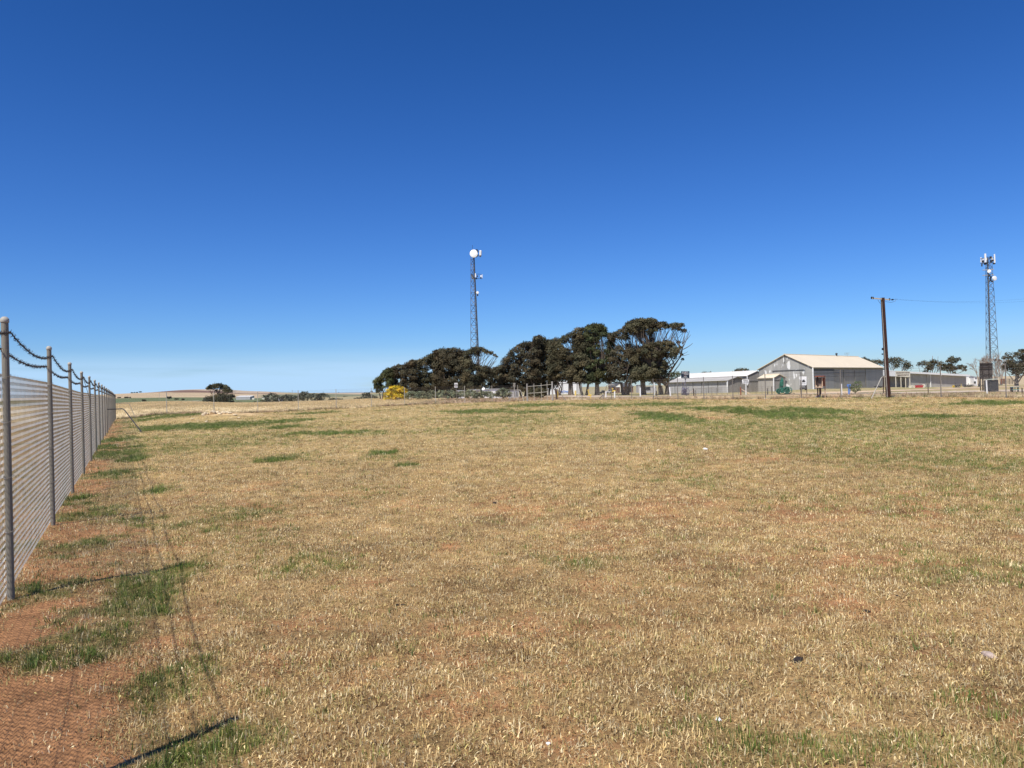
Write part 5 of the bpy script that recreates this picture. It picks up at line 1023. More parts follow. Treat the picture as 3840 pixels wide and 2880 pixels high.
for q in (a+(c-a)*.02, a+(c-a)*.10, c-(c-a)*.03): mb.lathe(q+Vector((0, 0, -.06)), [(0, .03), (.03, .055), (.12, .055), (.17, .035)], n=10)
e = PT(3343, 1124, Yp-.5); mb.lathe(e, [(0, .03), (.02, .06), (.06, .06), (.08, .03)], (1, 0, 0), 10); mb.lathe(PT(3347, 1123.5, Yp-.5), [(0, .03), (.02, .05), (.06, .05), (.08, .02)], (1, 0, 0), 10); mb.build('insulator', BLACK, rt)
mb = MB(); mb.tube([c, e, PT(3352, 1122.5, Yp-.5), PT(3367, 1121, Yp-.5)], .006, 4); mb.tube([PT(3317, 1127, Yp-.5), PT(3325, 1132, Yp-.5), PT(3342, 1134, Yp-.5), PT(3353, 1131, Yp-.5), PT(3359, 1126, Yp-.5), PT(3360, 1121, Yp-.5)], .011, 5); mb.tube([PT(3292, 1125, Yp-.5), PT(3301, 1138, Yp-.5)], .012, 5); mb.build('bridging_cable', DARKST, rt)
mb = MB(); mb.box(PT(3310, 1309, Yp-.1), (.09, .1, .16)); mb.box(PT(3309, 1328, Yp-.1), (.07, .08, .10)); mb.tube([PT(3312, 1300, Yp), PT(3325, 1480, Yp)], .012, 5); mb.build('cable_clamp', BLACK, rt)
z = 0; stay(rt, PT(3324, 1413, Yp), PT(3306, 1414, Yp-.2), PT(3267, 1497, Yp-1.6), .03, GALVL); stay(rt, PT(3330, 1424, Yp), PT(3334, 1428, Yp+.2), PT(3341, 1478, Yp+1.5), .022, WOODG)
mb = MB(); mb.tube([PT(3312, 1412, Yp+3), PT(3313, 1474, Yp+3)], .035, 6); mb.build('stub_post', RUST, rt)
for k, (yy, ex) in enumerate(((1120, 0), (1122, 12))):
    mb = MB(); A_ = PT(3310+k*55, yy, Yp-.5); B_ = PT(4350, 1035+ex, 62); mb.tube([A_.lerp(B_, t)-Vector((0, 0, .9*4*t*(1-t))) for t in np.linspace(0, 1, 26)], .0028, 4, False)
    mb.build('power_line', DARKST, rt)

# ------------------------------------------------------------------ machines and yard furniture
def wheel(mb, c, r, ax=(0, 1, 0), w_=.1, spokes=8, rim=.04):
    c = Vector(c); ax = Vector(ax).normalized(); ref = Vector((0, 0, 1)); a = ax.cross(ref).normalized(); b2 = ax.cross(a)
    n = 20; P = [c+(a*math.cos(2*math.pi*k/n)+b2*math.sin(2*math.pi*k/n))*r for k in range(n+1)]
    for o in (-.5, .5): mb.tube([p+ax*w_*o for p in P], rim, 5, False)
    for k in range(n): mb.quad(P[k]-ax*w_*.5, P[k+1]-ax*w_*.5, P[k+1]+ax*w_*.5, P[k]+ax*w_*.5)
    for k in range(spokes): an = 2*math.pi*k/spokes; mb.tube([c, c+(a*math.cos(an)+b2*math.sin(an))*r], rim*.7, 4, False)
    mb.lathe(c-ax*w_*.7, [(0, r*.16), (w_*1.4, r*.16)], ax, 10)
Ym = 100; gb = PT(2936, 1479.5, Ym); rt = thing('green_engine', gb, 'dark green vintage pumping engine with tall cylinder on a timber base', 'engine')
mb = MB(); mb.box(PT(2940, 1478, Ym), (1.45, .6, .10)); mb.box(PT(2966, 1474.3, Ym), (.85, .06, .05)); mb.box(PT(2966, 1478.5, Ym), (.85, .06, .05)); mb.box(PT(2978, 1476.5, Ym), (.06, .06, .2)); mb.build('timber_base', WOODD, rt)
mb = MB(); mb.lathe(PT(2922, 1467, Ym-.3), [(-.05, .32), (0, .34), (.22, .34), (.25, .28)], (0, 1, 0), 20); mb.lathe(PT(2950, 1465, Ym-.3), [(-.05, .42), (0, .44), (.2, .44), (.25, .36)], (0, 1, 0), 22); mb.build('flywheel_guard', GREENP, rt)
mb = MB(); wheel(mb, PT(2949, 1462, Ym-.5), .42, (0, 1, 0), .08, 8, .035); wheel(mb, PT(2921, 1466, Ym-.5), .30, (0, 1, 0), .08, 6, .035); wheel(mb, PT(2956, 1464, Ym+.4), .45, (.5, .8, 0), .1, 8, .04); mb.build('flywheel', GREENP, rt)
mb = MB(); mb.lathe(PT(2932, 1473, Ym), [(0, .34), (.25, .30), (.4, .20), (.75, .16), (.8, .22), (1.0, .24), (1.25, .26), (1.3, .20), (1.55, .18), (1.6, .12)], n=14); mb.box(PT(2936, 1468, Ym-.2), (.9, .5, .4)); mb.box(PT(2931, 1441, Ym-.1), (.36, .3, .5)); mb.build('cylinder_block', GREENP, rt)
mb = MB(); mb.tube([PT(2929.5, 1437, Ym), PT(2930, 1419, Ym)], .04, 7); mb.lathe(PT(2934.5, 1440, Ym), [(0, .13), (.4, .15), (.7, .09), (.82, .05)], n=10); mb.tube([PT(2921, 1443, Ym), PT(2927, 1442, Ym), PT(2923, 1455, Ym)], .03, 6); mb.tube([PT(2922, 1443, Ym), PT(2923, 1466, Ym)], .025, 6); mb.tube([PT(2927, 1419.5, Ym), PT(2934, 1417, Ym)], .03, 6); mb.tube([PT(2938, 1456, Ym), PT(2947, 1451, Ym), PT(2956, 1458, Ym)], .04, 6); mb.build('pipework', GREENP, rt)
mb = MB(); mb.lathe(PT(2943, 1471.5, Ym-.62), [(0, .06), (.03, .06)], (0, 1, 0), 12); mb.lathe(PT(2927, 1472, Ym-.62), [(0, .04), (.03, .04)], (0, 1, 0), 12); mb.build('brass_cap', CREAM, rt)
Ym = 117; gb = PT(2570, 1481, Ym); rt = thing('grey_engine', gb, 'purple-grey vintage engine with spoked flywheel under the dark navy sign', 'engine')
mb = MB(); mb.box(PT(2570, 1478, Ym), (1.1, .6, .22)); mb.box(PT(2567, 1470, Ym), (.55, .5, .6)); mb.lathe(PT(2564, 1467, Ym-.1), [(0, .2), (.35, .22), (.6, .14)], n=12); mb.box(PT(2571, 1461, Ym), (.3, .3, .3)); mb.build('engine_block', GREYM, rt)
mb = MB(); wheel(mb, PT(2576, 1466, Ym-.4), .36, (0, 1, 0), .08, 6, .03); wheel(mb, PT(2563, 1469, Ym-.4), .30, (0, 1, 0), .08, 6, .03); mb.build('flywheel', GREYM, rt)
mb = MB()
for q in ((2559, 1455, 1470), (2575, 1449, 1462)): mb.tube([PT(q[0], q[1], Ym), PT(q[0], q[2], Ym)], .035, 6)
mb.tube([PT(2559, 1437, Ym), PT(2559, 1455, Ym)], .03, 6); mb.lathe(PT(2559, 1438, Ym), [(0, .07), (.08, .12), (.14, .03)], n=10); mb.lathe(PT(2581, 1456, Ym), [(0, .12), (.1, .10), (.15, .03)], n=10); mb.tube([PT(2576, 1459, Ym), PT(2581, 1454, Ym)], .03, 6); mb.tube([PT(2560, 1455, Ym), PT(2558, 1454, Ym)], .09, 6); mb.tube([PT(2558, 1437, Ym), PT(2567, 1432, Ym)], .03, 6); mb.build('pipework', GREYM, rt)
mb = MB(); mb.tube([PT(2544, 1475, Ym), PT(2556, 1467, Ym)], .04, 6); mb.build('handle', WOODP, rt)
# blue pump post
gb = PT(3184, 1478, 84); rt = thing('blue_pump', gb, 'faded blue hand pump post beside the green shrub', 'pump'); mb = MB(); mb.box(gb+Vector((0, 0, .42)), (.14, .14, .9)); mb.build('column', BLUEP, rt); mb = MB(); mb.box(PT(3183, 1445, 84), (.34, .18, .22)); mb.tube([PT(3188, 1446, 84), PT(3189, 1470, 84)], .025, 6); mb.build('pump_head', BLUEP, rt)
# red seed box with cream wheels
Ym = 196; gb = PT(3435, 1454, Ym); rt = thing('red_seed_drill', gb, 'faded red seed drill with cream wheels against the society shed', 'machine')
mb = MB(); mb.box(PT(3444, 1449, Ym), (2.1, .7, .62)); mb.build('seed_box', REDP, rt); mb = MB(); wheel(mb, PT(3425, 1450, Ym-.4), .36, (.3, 1, 0), .12, 8, .06); wheel(mb, PT(3463, 1448.5, Ym-.4), .42, (.9, .5, 0), .16, 8, .07); wheel(mb, PT(3414, 1449, Ym-.4), .33, (.5, 1, 0), .12, 8, .06); mb.build('wheel', CREAM, rt); mb = MB()
for k in range(6): mb.box(PT(3431+k*5.2, 1449, Ym-.37), (.05, .04, .62))
mb.tube([PT(3459, 1445, Ym), PT(3445, 1434, Ym)], .03, 5); mb.tube([PT(3459, 1445, Ym), PT(3466, 1440, Ym)], .05, 5); mb.build('drawbar', REDP, rt)
# trailer/implement by the far corner of the big shed
gb = PT(3290, 1454, 190); rt = thing('dark_trailer', gb, 'low dark farm trailer against the far end of the big shed', 'machine'); mb = MB(); mb.box(PT(3296, 1450, 190), (2.0, .8, .22)); mb.tube([PT(3276, 1449, 190), PT(3290, 1451, 190)], .06, 6); mb.tube([PT(3282, 1447, 190), PT(3296, 1448, 190)], .05, 6); mb.build('frame', DARKST, rt); mb = MB()
for x in (3290, 3302): wheel(mb, PT(x, 1452, 189.5), .2, (0, 1, 0), .12, 6, .04)
mb.build('wheel', BLACK, rt)
# row of old implements at the right
Ym = 150
rt = thing('plough', PT(3595, 1453, Ym), 'dark vintage plough with a yellow wheel in front of the society shed end', 'machine'); mb = MB()
for x in (3584, 3590, 3598): wheel(mb, PT(x, 1449, Ym), .22, (0, 1, 0), .06, 6, .03)
mb.tube([PT(3580, 1446, Ym), PT(3612, 1447, Ym)], .06, 6); mb.box(PT(3577, 1448, Ym), (.35, .4, .4)); mb.tube([PT(3582, 1436, Ym), PT(3582, 1448, Ym)], .03, 5); mb.tube([PT(3597, 1441, Ym), PT(3598, 1447, Ym)], .03, 5); mb.build('frame', DARKST, rt); mb = MB(); wheel(mb, PT(3575.5, 1449, Ym-.3), .18, (.9, .4, 0), .1, 6, .05); mb.tube([PT(3603, 1452, Ym), PT(3605, 1439, Ym)], .04, 5); mb.tube([PT(3600, 1452, Ym), PT(3606, 1446, Ym), PT(3607, 1452, Ym)], .05, 5); mb.build('yellow_wheel', YELL, rt)
rt = thing('disc_harrow', PT(3630, 1452, Ym), 'dark low disc harrow below the white container', 'machine'); mb = MB()
for k in range(8): wheel(mb, PT(3616+k*3.4, 1447.5, Ym+(k % 2)*.6), .19, (.9, .4, 0), .04, 6, .03)
mb.box(PT(3630, 1443.5, Ym), (1.7, .8, .10)); mb.tube([PT(3640, 1446, Ym), PT(3664, 1444, Ym)], .05, 5); mb.tube([PT(3631, 1437, Ym), PT(3631, 1444, Ym)], .05, 5); mb.build('disc_frame', DARKST, rt); mb = MB(); mb.tube([PT(3642, 1446, Ym), PT(3654, 1452, Ym)], .06, 5); mb.tube([PT(3650, 1447, Ym), PT(3660, 1450, Ym)], .05, 5); mb.build('drawbar', WOODP, rt)
# big billboard seen from behind
Yb = 97; gb = G(3686, Yb); rt = thing('billboard', gb, 'back of a tall dark board on rusty posts beside the small shed', 'billboard'); board(rt, 3675, 3722, 1362, 1422, Yb+.1, mat('board_back', (.085, .072, .066), .85, amt=.2, scale=1), .04, 'panel')
mb = MB()
for x, yb in ((3675.5, 1465), (3685, 1469), (3709, 1440)): mb.tube([PT(x-1, 1361, Yb), PT(x+1.5, yb, Yb)], .05 if x < 3680 else .08, 6)
mb.tube([PT(3676, 1446, Yb), PT(3692, 1446.5, Yb)], .04, 6); BPM = mat('dark_brown_steel', (.035, .027, .025), .8, amt=.3); mb.build('post', BPM, rt); mb = MB()
for y in (1364, 1379, 1404): mb.tube([PT(3675, y, Yb-.02), PT(3722, y-1, Yb-.02)], .06, 6)
mb.build('rail', BPM, rt)
# small dark shed under it
a = PT(3693, 1468, 92); rt = thing('small_dark_shed', (a.x, a.y, H1(a.x, a.y)), 'small dark skillion shed with pale green roof edge below the billboard', 'shed')
c1 = PT(3691, 1468, 92.6); c2 = PT(3711, 1469, 90); c3 = PT(3745, 1468, 91.2); zl = H1(c2.x, c2.y)-.2
def up(p, py, px=None): return PT(px or 1920+F*p.x/p.y, py, p.y).z
def V3(p, z): return Vector((p.x, p.y, z))
tz1, tz2, tz3 = PT(3689, 1427, 92.6).z, PT(3709, 1426, 90).z, PT(3743, 1425, 91.2).z
mb = MB(); mb.quad(V3(c1, zl), V3(c2, zl), V3(c2, tz2), V3(c1, tz1)); mb.quad(V3(c2, zl), V3(c3, zl), V3(c3, tz3), V3(c2, tz2)); c4 = c1+(c3-c2); mb.quad(V3(c1, zl), V3(c4, zl), V3(c4, tz3), V3(c1, tz1)); mb.quad(V3(c3, zl), V3(c4, zl), V3(c4, tz3), V3(c3, tz3)); mb.build('wall', IRONDK, rt)
mb = MB(); c_ = (c1+c2+c3+c4)/4; rq = [V3(c_+(p-c_)*1.08, z_+.04) for p, z_ in ((c1, tz1), (c2, tz2), (c3, tz3+.05), (c4, tz3+.05))]; mb.quad(*rq); mb.quad(*[v+Vector((0, 0, .07)) for v in rq]); [mb.quad(rq[i], rq[(i+1) % 4], rq[(i+1) % 4]+Vector((0, 0, .07)), rq[i]+Vector((0, 0, .07))) for i in range(4)]; mb.build('roof', mat('pale_green_roof', (.50, .56, .46), .6, amt=.1), rt)
MB().box(V3(c1.lerp(c2, .5), zl+1.1)+Vector((0, -.03, 0)), (.7, .05, .8), (c2-c1)).build('opening', BLACK, rt)
# green picnic table
Yb = 84; rt = thing('picnic_table', G(3806, Yb), 'green picnic table with a pale top near the right edge', 'table'); mb = MB(); mb.box(PT(3806, 1451.5, Yb), (.80, .5, .06)); mb.build('table_top', GREENB, rt); mb = MB(); mb.box(PT(3808, 1461, Yb-.3), (.66, .2, .06)); mb.box(PT(3808, 1461, Yb+.4), (.66, .2, .06)); mb.build('bench_plank', GREENB, rt); mb = MB()
for x in (3794, 3798, 3806, 3816, 3819): mb.tube([PT(x, 1452, Yb), PT(x+.5, 1469, Yb)], .035, 6)
mb.box(PT(3794, 1461, Yb), (.1, .4, .5)); mb.build('table_leg', DARKST, rt)
# wire cage enclosure far right and far posts
Yb = 165; a = PT(3757, 1440, Yb); b_ = PT(3799, 1440, Yb); rt = thing('mesh_compound', a, 'see-through mesh compound behind the right gum trunk', 'fence')
for x in (3758, 3785, 3798): MB().tube([PT(x, 1441, Yb), PT(x, 1420, Yb)], .05, 5).build('post', GALVD, rt)
mb = MB()
for k in range(9): y = 1420+k*2.4; mb.tube([PT(3758, y, Yb), PT(3798, y, Yb)], .012, 3, False)
for k in range(30): x = 3758+k*40/29; mb.tube([PT(x, 1440, Yb), PT(x, 1420, Yb)], .012, 3, False)
mb.build('mesh_panel', GALV, rt); MB().box(PT(3761.5, 1430, Yb+.6), (.7, .5, 1.1)).build('meter_box', WOODR, rt)
# white marker posts out in the golden field
for lab, x, yt, yb, Y in (('small white marker post in the golden field left of the lone bushes', 1053, 1509, 1516, 175), ('small white marker post below the wide rounded far tree', 1228, 1501, 1509, 190), ('white marker post right of the thin grey tree', 1430, 1492, 1501, 165), ('thin white post at the foot of the bushes left of the sign', 1536, 1478, 1497, 150)):
    b_ = PT(x, yb, Y); b_.z = min(b_.z, H1(b_.x, b_.y)); rt = thing('marker_post', b_, lab, 'post', 'white marker posts in the field'); MB().box((b_+PT(x, yt, Y))/2, (.14, .06, (PT(x, yt, Y)-b_).z)).build('plate', WHITE, rt); MB().box(PT(x, yt+1.5, Y-.05), (.08, .02, .12)).build('reflector', REDS, rt)
# far power poles in the fields
for lab, x, yt, yb, Y in (('thin pale pole far off left of the lone tree', 597, 1475, 1498, 700), ('far pale pole against the sky behind the third fence bay', 1096, 1462, 1480, 800), ('faint pole in front of the golden field edge', 880, 1465, 1512, 300)):
    b_ = PT(x, yb, Y); rt = thing('far_pole', b_, lab, 'pole', 'distant poles'); MB().tube([b_, PT(x, yt, Y)], .09*Y/500, 6).build('shaft', CONC, rt); MB().box(PT(x, yt+1.5, Y), (1.4, .15, .15)).build('crossarm', GALVD, rt)

# ------------------------------------------------------------------ stones, clods
def rock_mesh(seed, s, flat=.6):
    rd = random.Random(seed); bm = bmesh.new(); bmesh.ops.create_icosphere(bm, subdivisions=2, radius=1)
    ph = [Vector((rd.uniform(-1, 1), rd.uniform(-1, 1), rd.uniform(-1, 1))).normalized() for _ in range(9)]; ex = [rd.uniform(.55, .95) for _ in ph]
    for v in bm.verts:
        for p, e in zip(ph, ex):
            d = v.co.dot(p)
            if d > e: v.co -= p*(d-e)
        v.co *= 1+rd.uniform(-.05, .05); v.co = Vector((v.co.x*s[0], v.co.y*s[1], v.co.z*s[2]))
    me = bpy.data.meshes.new('stone'); bm.to_mesh(me); bm.free(); return me
def rock(name, label, px, py, size, m, group=None, Y=None, seed=0, cat='stone', sink=.25):
    if Y is None: x, Y = GP(px, py)
    size = tuple(v*(.68 if name == 'dung_clod' else 1) for v in size); p = G(px, Y); me = rock_mesh(seed, size); me.materials.append(m); o = bpy.data.objects.new(name, me); COL.objects.link(o); o.location = p+Vector((0, 0, size[2]*(1-sink*2)*.8)); o.rotation_euler = (0, 0, seed*1.3); tag(o, label, cat, group); return o
RP = 'pale stones on the dirt mound'
for i, (px, py, w_, h_, lab) in enumerate([(761,1557,.16,.11,'leftmost stone of the top row on the mound'),(771,1556,.22,.15,'big pale stone second from the left on the mound'),(781,1555.5,.15,.10,'small stone in the left group on the mound'),(791,1556,.14,.10,'flat stone left of the central stones on the mound'),(799,1557,.27,.20,'largest pale stone in the middle of the mound'),(806,1554,.17,.16,'upright stone behind the largest one on the mound'),(813,1556,.26,.17,'wide pale stone just right of the middle of the mound'),(824,1560,.24,.09,'flat dark-edged slab in front of the middle stones'),
    (836,1558,.17,.11,'pale stone right of the flat slab'),(843,1559,.13,.09,'small stone between two rounder ones on the right'),(852,1558,.18,.12,'round pale stone on the right part of the mound'),(862,1559.5,.17,.10,'rightmost round stone of the top row'),(881,1563,.22,.06,'flat slab towards the right foot of the mound'),(896,1570,.13,.06,'small pale stone at the right foot of the mound'),(720,1571,.20,.06,'pale flat stone out at the left foot of the mound'),(764,1561,.14,.07,'small flat stone below the leftmost ones'),(775,1585,.15,.06,'half buried stone low on the near slope'),(706,1590,.12,.05,'low stone in the dry grass left of the near slope')]):
    k_ = 58.3-(py-1556)*.28; rock('stone', lab, px, py, (w_, w_*.8, h_), ROCK, RP, Y=max(k_, 49), seed=200+i, sink=.12)
rock('stone', 'lone white stone in the grass right of the dirt mound', 964, 1564, (.16, .12, .09), WHITE, Y=64, seed=230)
rock('stone', 'pale pinkish flat stone near the lower right corner of the grass', 3712, 2458, (.055, .035, .022), mat('pink_stone', (.42, .33, .28), .9, amt=.3, scale=40, bump=.5), seed=231)
rock('stone', 'small bright white pebble in the near grass right of centre', 2056, 2786, (.014, .010, .010), WHITE, seed=232)
rock('stone', 'white chip of stone near the bottom right of the grass', 2695, 2700, (.028, .018, .010), WHITE, seed=233)
rock('stone', 'small white stone in the middle distance of the paddock', 2645, 1692, (.07, .05, .04), WHITE, seed=234); rock('stone', 'small cream stone left of the white one in the middle distance', 2470, 1699, (.06, .05, .04), ROCK, seed=235)
for i, (px, py, s, lab) in enumerate([(1855,1890,.075,'black clod of dung in the centre of the grass'),(2213,1917,.06,'purplish black clod right of the central one'),(1487,2270,.045,'left one of two black clods close together'),(1512,2268,.035,'right one of two black clods close together'),(2988,2475,.075,'large black clod in the lower right grass'),(3250,2291,.05,'flat dark clod beside the orange bare patch'),(2070,2020,.03,'small dark clod in the middle grass'),(2455,1762,.07,'dark clod in the distant grass near the orange patch'),(870,1716,.07,'dark speck of dung left of the small green tuft'),(1980,2520,.02,'tiny dark clod on the orange soil'),(415,2370,.03,'dark clod on the shaded orange soil by the fence'),(353,2353,.022,'smaller dark clod left of it by the fence'),(3365,2240,.03,'small grey clod above the flat dark one'),(2920,1614,.09,'dark speck of dung far off towards the sheds')]):
    rock('dung_clod', lab, px, py, (s, s*.6, s*.3), CLOD, 'dark clods scattered on the grass', seed=260+i, cat='clod')
rock('fallen_stone', 'pale lump at the foot of the right fence below the billboard', 3671, 1468, (.22, .18, .12), ROCK, Y=93, seed=290)

# ------------------------------------------------------------------ grass
SRC = bpy.data.collections.new('grass_sources')
def tuft(seed, n, hmin, hmax, spread, wd, lean, curl=.5, lying=0.0, head=0.0):
    rd = random.Random(seed); V = []; Fc = []; T = []
    for i in range(n):
        a = rd.uniform(0, 2*math.pi); r = spread*math.sqrt(rd.random()); x, y = math.cos(a)*r, math.sin(a)*r; h = rd.uniform(hmin, hmax); d = rd.uniform(0, 2*math.pi); w_ = wd*rd.uniform(.6, 1.3)
        if rd.random() < lying: ln = rd.uniform(1.1, 1.45)
        else: ln = min(1.2, abs(rd.gauss(0, lean)))
        fx, fy = math.cos(d), math.sin(d); sx, sy = -fy*w_/2, fx*w_/2; p = Vector((x, y, 0.0)); st = len(V); k = 3; an = ln*.6; tv = rd.uniform(.6, 1.3)
        hd = rd.random() < head
        for s in range(k+1):
            t = s/k; ww = (1-t*.9) if not hd else (.5 if t < .5 else (1.5 if t < .9 else .3))
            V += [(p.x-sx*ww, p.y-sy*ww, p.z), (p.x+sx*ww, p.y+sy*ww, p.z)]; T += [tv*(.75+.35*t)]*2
            p = p + Vector((fx*math.sin(an), fy*math.sin(an), math.cos(an)))*h/k; an = min(1.75, an+ln*curl*.8)
        for s in range(k): b = st+s*2; Fc.append((b, b+1, b+3, b+2))
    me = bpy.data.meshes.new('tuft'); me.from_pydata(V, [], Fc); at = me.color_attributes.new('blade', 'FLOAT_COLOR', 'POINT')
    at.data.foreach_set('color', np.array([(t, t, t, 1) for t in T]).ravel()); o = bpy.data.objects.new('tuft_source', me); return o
def grassmat(name):
    m, t, b = newmat(name); N = t.nodes.new; L = t.links.new
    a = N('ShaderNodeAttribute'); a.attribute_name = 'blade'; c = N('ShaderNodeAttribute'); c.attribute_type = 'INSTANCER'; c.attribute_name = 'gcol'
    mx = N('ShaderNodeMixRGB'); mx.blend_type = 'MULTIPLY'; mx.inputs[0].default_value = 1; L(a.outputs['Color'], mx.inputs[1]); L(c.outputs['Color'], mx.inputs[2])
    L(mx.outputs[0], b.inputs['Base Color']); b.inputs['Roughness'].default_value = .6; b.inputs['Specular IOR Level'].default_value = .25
    tr = N('ShaderNodeBsdfTranslucent'); L(mx.outputs[0], tr.inputs[0]); ms = N('ShaderNodeMixShader'); ms.inputs[0].default_value = .30
    L(b.outputs[0], ms.inputs[1]); L(tr.outputs[0], ms.inputs[2]); L(ms.outputs[0], t.nodes['Material Output'].inputs[0]); return m
GM = grassmat('grass_blades')
def scatter(name, X, Y, col, scl, tilt, idx, sources, kind='stuff', label=None):
    Z = hgt(X, Y)-.004; n = len(X); me = bpy.data.meshes.new(name); me.vertices.add(n); me.vertices.foreach_set('co', np.stack([X, Y, Z], 1).ravel())
    a = me.attributes.new('gcol', 'FLOAT_VECTOR', 'POINT'); a.data.foreach_set('vector', col.ravel())
    rot = np.stack([RNG.normal(size=n)*tilt, RNG.normal(size=n)*tilt, RNG.random(n)*6.283], 1); a = me.attributes.new('grot', 'FLOAT_VECTOR', 'POINT'); a.data.foreach_set('vector', rot.ravel())
    a = me.attributes.new('gscl', 'FLOAT', 'POINT'); a.data.foreach_set('value', scl); a = me.attributes.new('gidx', 'INT', 'POINT'); a.data.foreach_set('value', idx.astype(np.int32))
    o = bpy.data.objects.new(name, me); COL.objects.link(o); tag(o, kind=kind)
    col_ = bpy.data.collections.new(name+'_sources')
    for i, s in enumerate(sources):
        s.name = '%s_%02d' % (name, i); s.data.materials.clear(); s.data.materials.append(GM); col_.objects.link(s)
    g = bpy.data.node_groups.new(name, 'GeometryNodeTree'); g.interface.new_socket('Geometry', in_out='INPUT', socket_type='NodeSocketGeometry'); g.interface.new_socket('Geometry', in_out='OUTPUT', socket_type='NodeSocketGeometry')
    N = g.nodes.new; L = g.links.new; gi = N('NodeGroupInput'); go = N('NodeGroupOutput'); ci = N('GeometryNodeCollectionInfo'); ci.inputs[0].default_value = col_; ci.inputs[1].default_value = True; ci.inputs[2].default_value = True
    ip = N('GeometryNodeInstanceOnPoints'); ip.inputs['Pick Instance'].default_value = True
    def na(nm, ty): q = N('GeometryNodeInputNamedAttribute'); q.data_type = ty; q.inputs[0].default_value = nm; return q.outputs[0]
    L(gi.outputs[0], ip.inputs['Points']); L(ci.outputs[0], ip.inputs['Instance']); L(na('gidx', 'INT'), ip.inputs['Instance Index']); L(na('gscl', 'FLOAT'), ip.inputs['Scale'])
    er = N('FunctionNodeEulerToRotation'); L(na('grot', 'FLOAT_VECTOR'), er.inputs[0]); L(er.outputs[0], ip.inputs['Rotation']); L(ip.outputs[0], go.inputs[0])
    md = o.modifiers.new('scatter', 'NODES'); md.node_group = g; return o
def sample(y0, y1, dens, wf=.80, side=1.5):
    A_ = wf*(y1*y1-y0*y0)+2*side*(y1-y0); n = int(A_*dens); Y = np.sqrt(RNG.random(n)*(y1*y1-y0*y0)+y0*y0); X = (RNG.random(n)*2-1)*(wf*Y+side); return X, Y
bands = [(1.6, 5, 950, .9), (5, 9, 620, .95), (9, 15, 320, 1.1), (15, 26, 130, 1.4), (26, 45, 45, 1.9), (45, 98, 11, 2.6)]
XS, YS, SS = [], [], []
for y0, y1, d, s in bands:
    X, Y = sample(y0, y1, d); XS.append(X); YS.append(Y); SS.append(np.full(len(X), s))
X = np.concatenate(XS); Y = np.concatenate(YS); sc = np.concatenate(SS)
ins = (back_side(X, Y) < -.3) & (right_side(X, Y) < -.4) & (fence_dist(X, Y) > -1.5); X, Y, sc = X[ins], Y[ins], sc[ins]
g, pg, b = zones(X, Y); u = RNG.random(len(X)); keep = u < (1-.50*b-.25*(b > .9)-.17*(b > .97))*(1-.3*g*(fence_dist(X, Y) < 2)); md = ((X-MOUND[0])/2.4)**2+((Y-MOUND[1])/2.6)**2; keep &= (md > 1) | (u < .1)
X, Y, sc, g, pg = X[keep], Y[keep], sc[keep], g[keep], pg[keep]; n = len(X); u = RNG.random(n); print('tufts', n)
isg = u < np.clip(g*np.where(Y < 25, .72, .92)+pg*.42+.012, 0, 1)
strong = isg & (g > .45)
dry = np.array([[.84, .65, .33], [.66, .48, .21], [.27, .165, .075], [.92, .78, .47], [.58, .50, .19]]); pk = RNG.choice(5, n, p=[.30, .24, .22, .14, .10]); col = dry[pk]*(.75+.5*RNG.random(n))[:, None]
gc = np.array([[.20, .27, .05], [.28, .32, .08], [.15, .22, .055], [.42, .40, .16]]); gk = RNG.choice(4, n); gcol = gc[gk]*(.75+.5*RNG.random(n))[:, None]
col[isg] = gcol[isg]; pn = fbm(X*.3, Y*.3, 91, 3); col *= (.82+.36*pn)[:, None]
idx = np.where(strong, RNG.integers(6, 9, n), np.where(isg, RNG.integers(8, 10, n), RNG.choice(6, n, p=[.17, .17, .12, .19, .19, .16])))
scl = sc*(.7+.6*RNG.random(n)); scl = np.where(strong, np.minimum(scl, 1.5)*np.clip(.35+.65*g+.25*(fbm(X*2, Y*2, 93, 2)-.5), .3, 1.1), scl)
srcs = [tuft(1, 11, .015, .038, .07, .0056, .5, head=.25), tuft(2, 10, .012, .034, .08, .0052, .6, head=.2), tuft(3, 8, .02, .05, .06, .0052, .45, head=.4), tuft(4, 10, .02, .05, .09, .0050, .6, lying=.8), tuft(5, 9, .02, .06, .09, .0046, .6, lying=.95), tuft(6, 9, .01, .03, .08, .0060, .7, lying=.5),
        tuft(7, 24, .04, .10, .06, .0065, .45), tuft(8, 22, .035, .085, .06, .0060, .5), tuft(9, 16, .025, .055, .055, .0058, .45), tuft(10, 12, .02, .045, .055, .0056, .5)]
scatter('dry_grass', X, Y, col, scl, .12, idx, srcs)
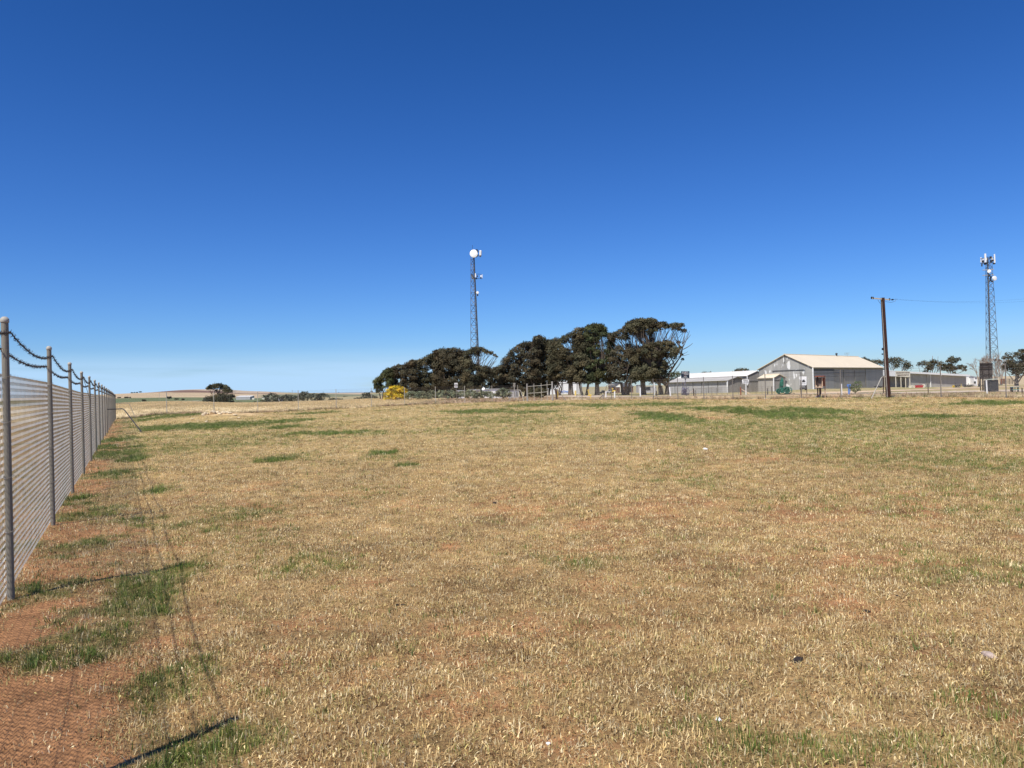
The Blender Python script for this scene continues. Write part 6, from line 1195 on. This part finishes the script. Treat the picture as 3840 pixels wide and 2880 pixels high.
# taller dry weeds along the foot of the fences and the road verge
X = []; Y = []; 
for k in range(800):
    t = RNG.random()*1.35; x = RF[0][0]+(RF[1][0]-RF[0][0])*t; y = RF[0][1]+(RF[1][1]-RF[0][1])*t; o_ = abs(RNG.normal())*1.1+.1; X.append(x+o_*.89); Y.append(y+o_*.45)
for k in range(1500): t = RNG.random(); o_ = RNG.normal()*.25; X.append(-36.1+36.9*t-o_*.6); Y.append(70+32*t+o_*.7)
for k in range(1500): X.append(RNG.uniform(-12, 8)); Y.append(RNG.uniform(103, 145))
for k in range(1300): 
    x_ = RNG.uniform(8, 75); X.append(x_); Y.append(max(55, 94-(x_-8.4)*2)+RNG.random()**1.5*25+2)
X = np.array(X); Y = np.array(Y); nzv = fbm(X*.3, Y*.3, 95, 3); kk = RNG.random(len(X)) < np.clip((nzv-.32)*4, .08, 1); kk &= ~((X > 8) & (np.abs(Y-99) < 8) & (right_side(X, Y) > 6)); X, Y = X[kk], Y[kk]; n = len(X)
wc = np.array([[.60, .43, .27], [.42, .27, .17], [.68, .53, .33], [.22, .23, .08]]); col = wc[RNG.choice(4, n, p=[.35, .25, .25, .15])]*(.7+.6*RNG.random(n))[:, None]
scatter('dry_weeds', X, Y, col, .55+.75*RNG.random(n), .15, RNG.integers(0, 2, n), [tuft(21, 26, .10, .34, .16, .018, .4), tuft(22, 22, .06, .26, .18, .020, .6)])
# stubble of the golden field beyond the back fence
n = 26000; Yv = np.sqrt(RNG.random(n))*125+72; Xv = -55+RNG.random(n)*60 - (Yv-72)*.30; kk = (back_side(Xv, Yv) > .8) & (Xv > -Yv*.62) & (Xv < -Yv*.09); Xv, Yv = Xv[kk], Yv[kk]; n = len(Xv)
sc_ = np.array([[.84, .68, .40], [.76, .60, .33], [.60, .45, .24]]); col = sc_[RNG.choice(3, n)]*(.8+.4*RNG.random(n))[:, None]*(.8+.4*fbm(Xv*.3, Yv*.08, 97, 3))[:, None]
scatter('stubble_field', Xv, Yv, col, 1+.5*RNG.random(n), .1, RNG.integers(0, 2, n), [tuft(31, 20, .08, .20, .45, .02, .4), tuft(32, 18, .06, .16, .5, .022, .5)])
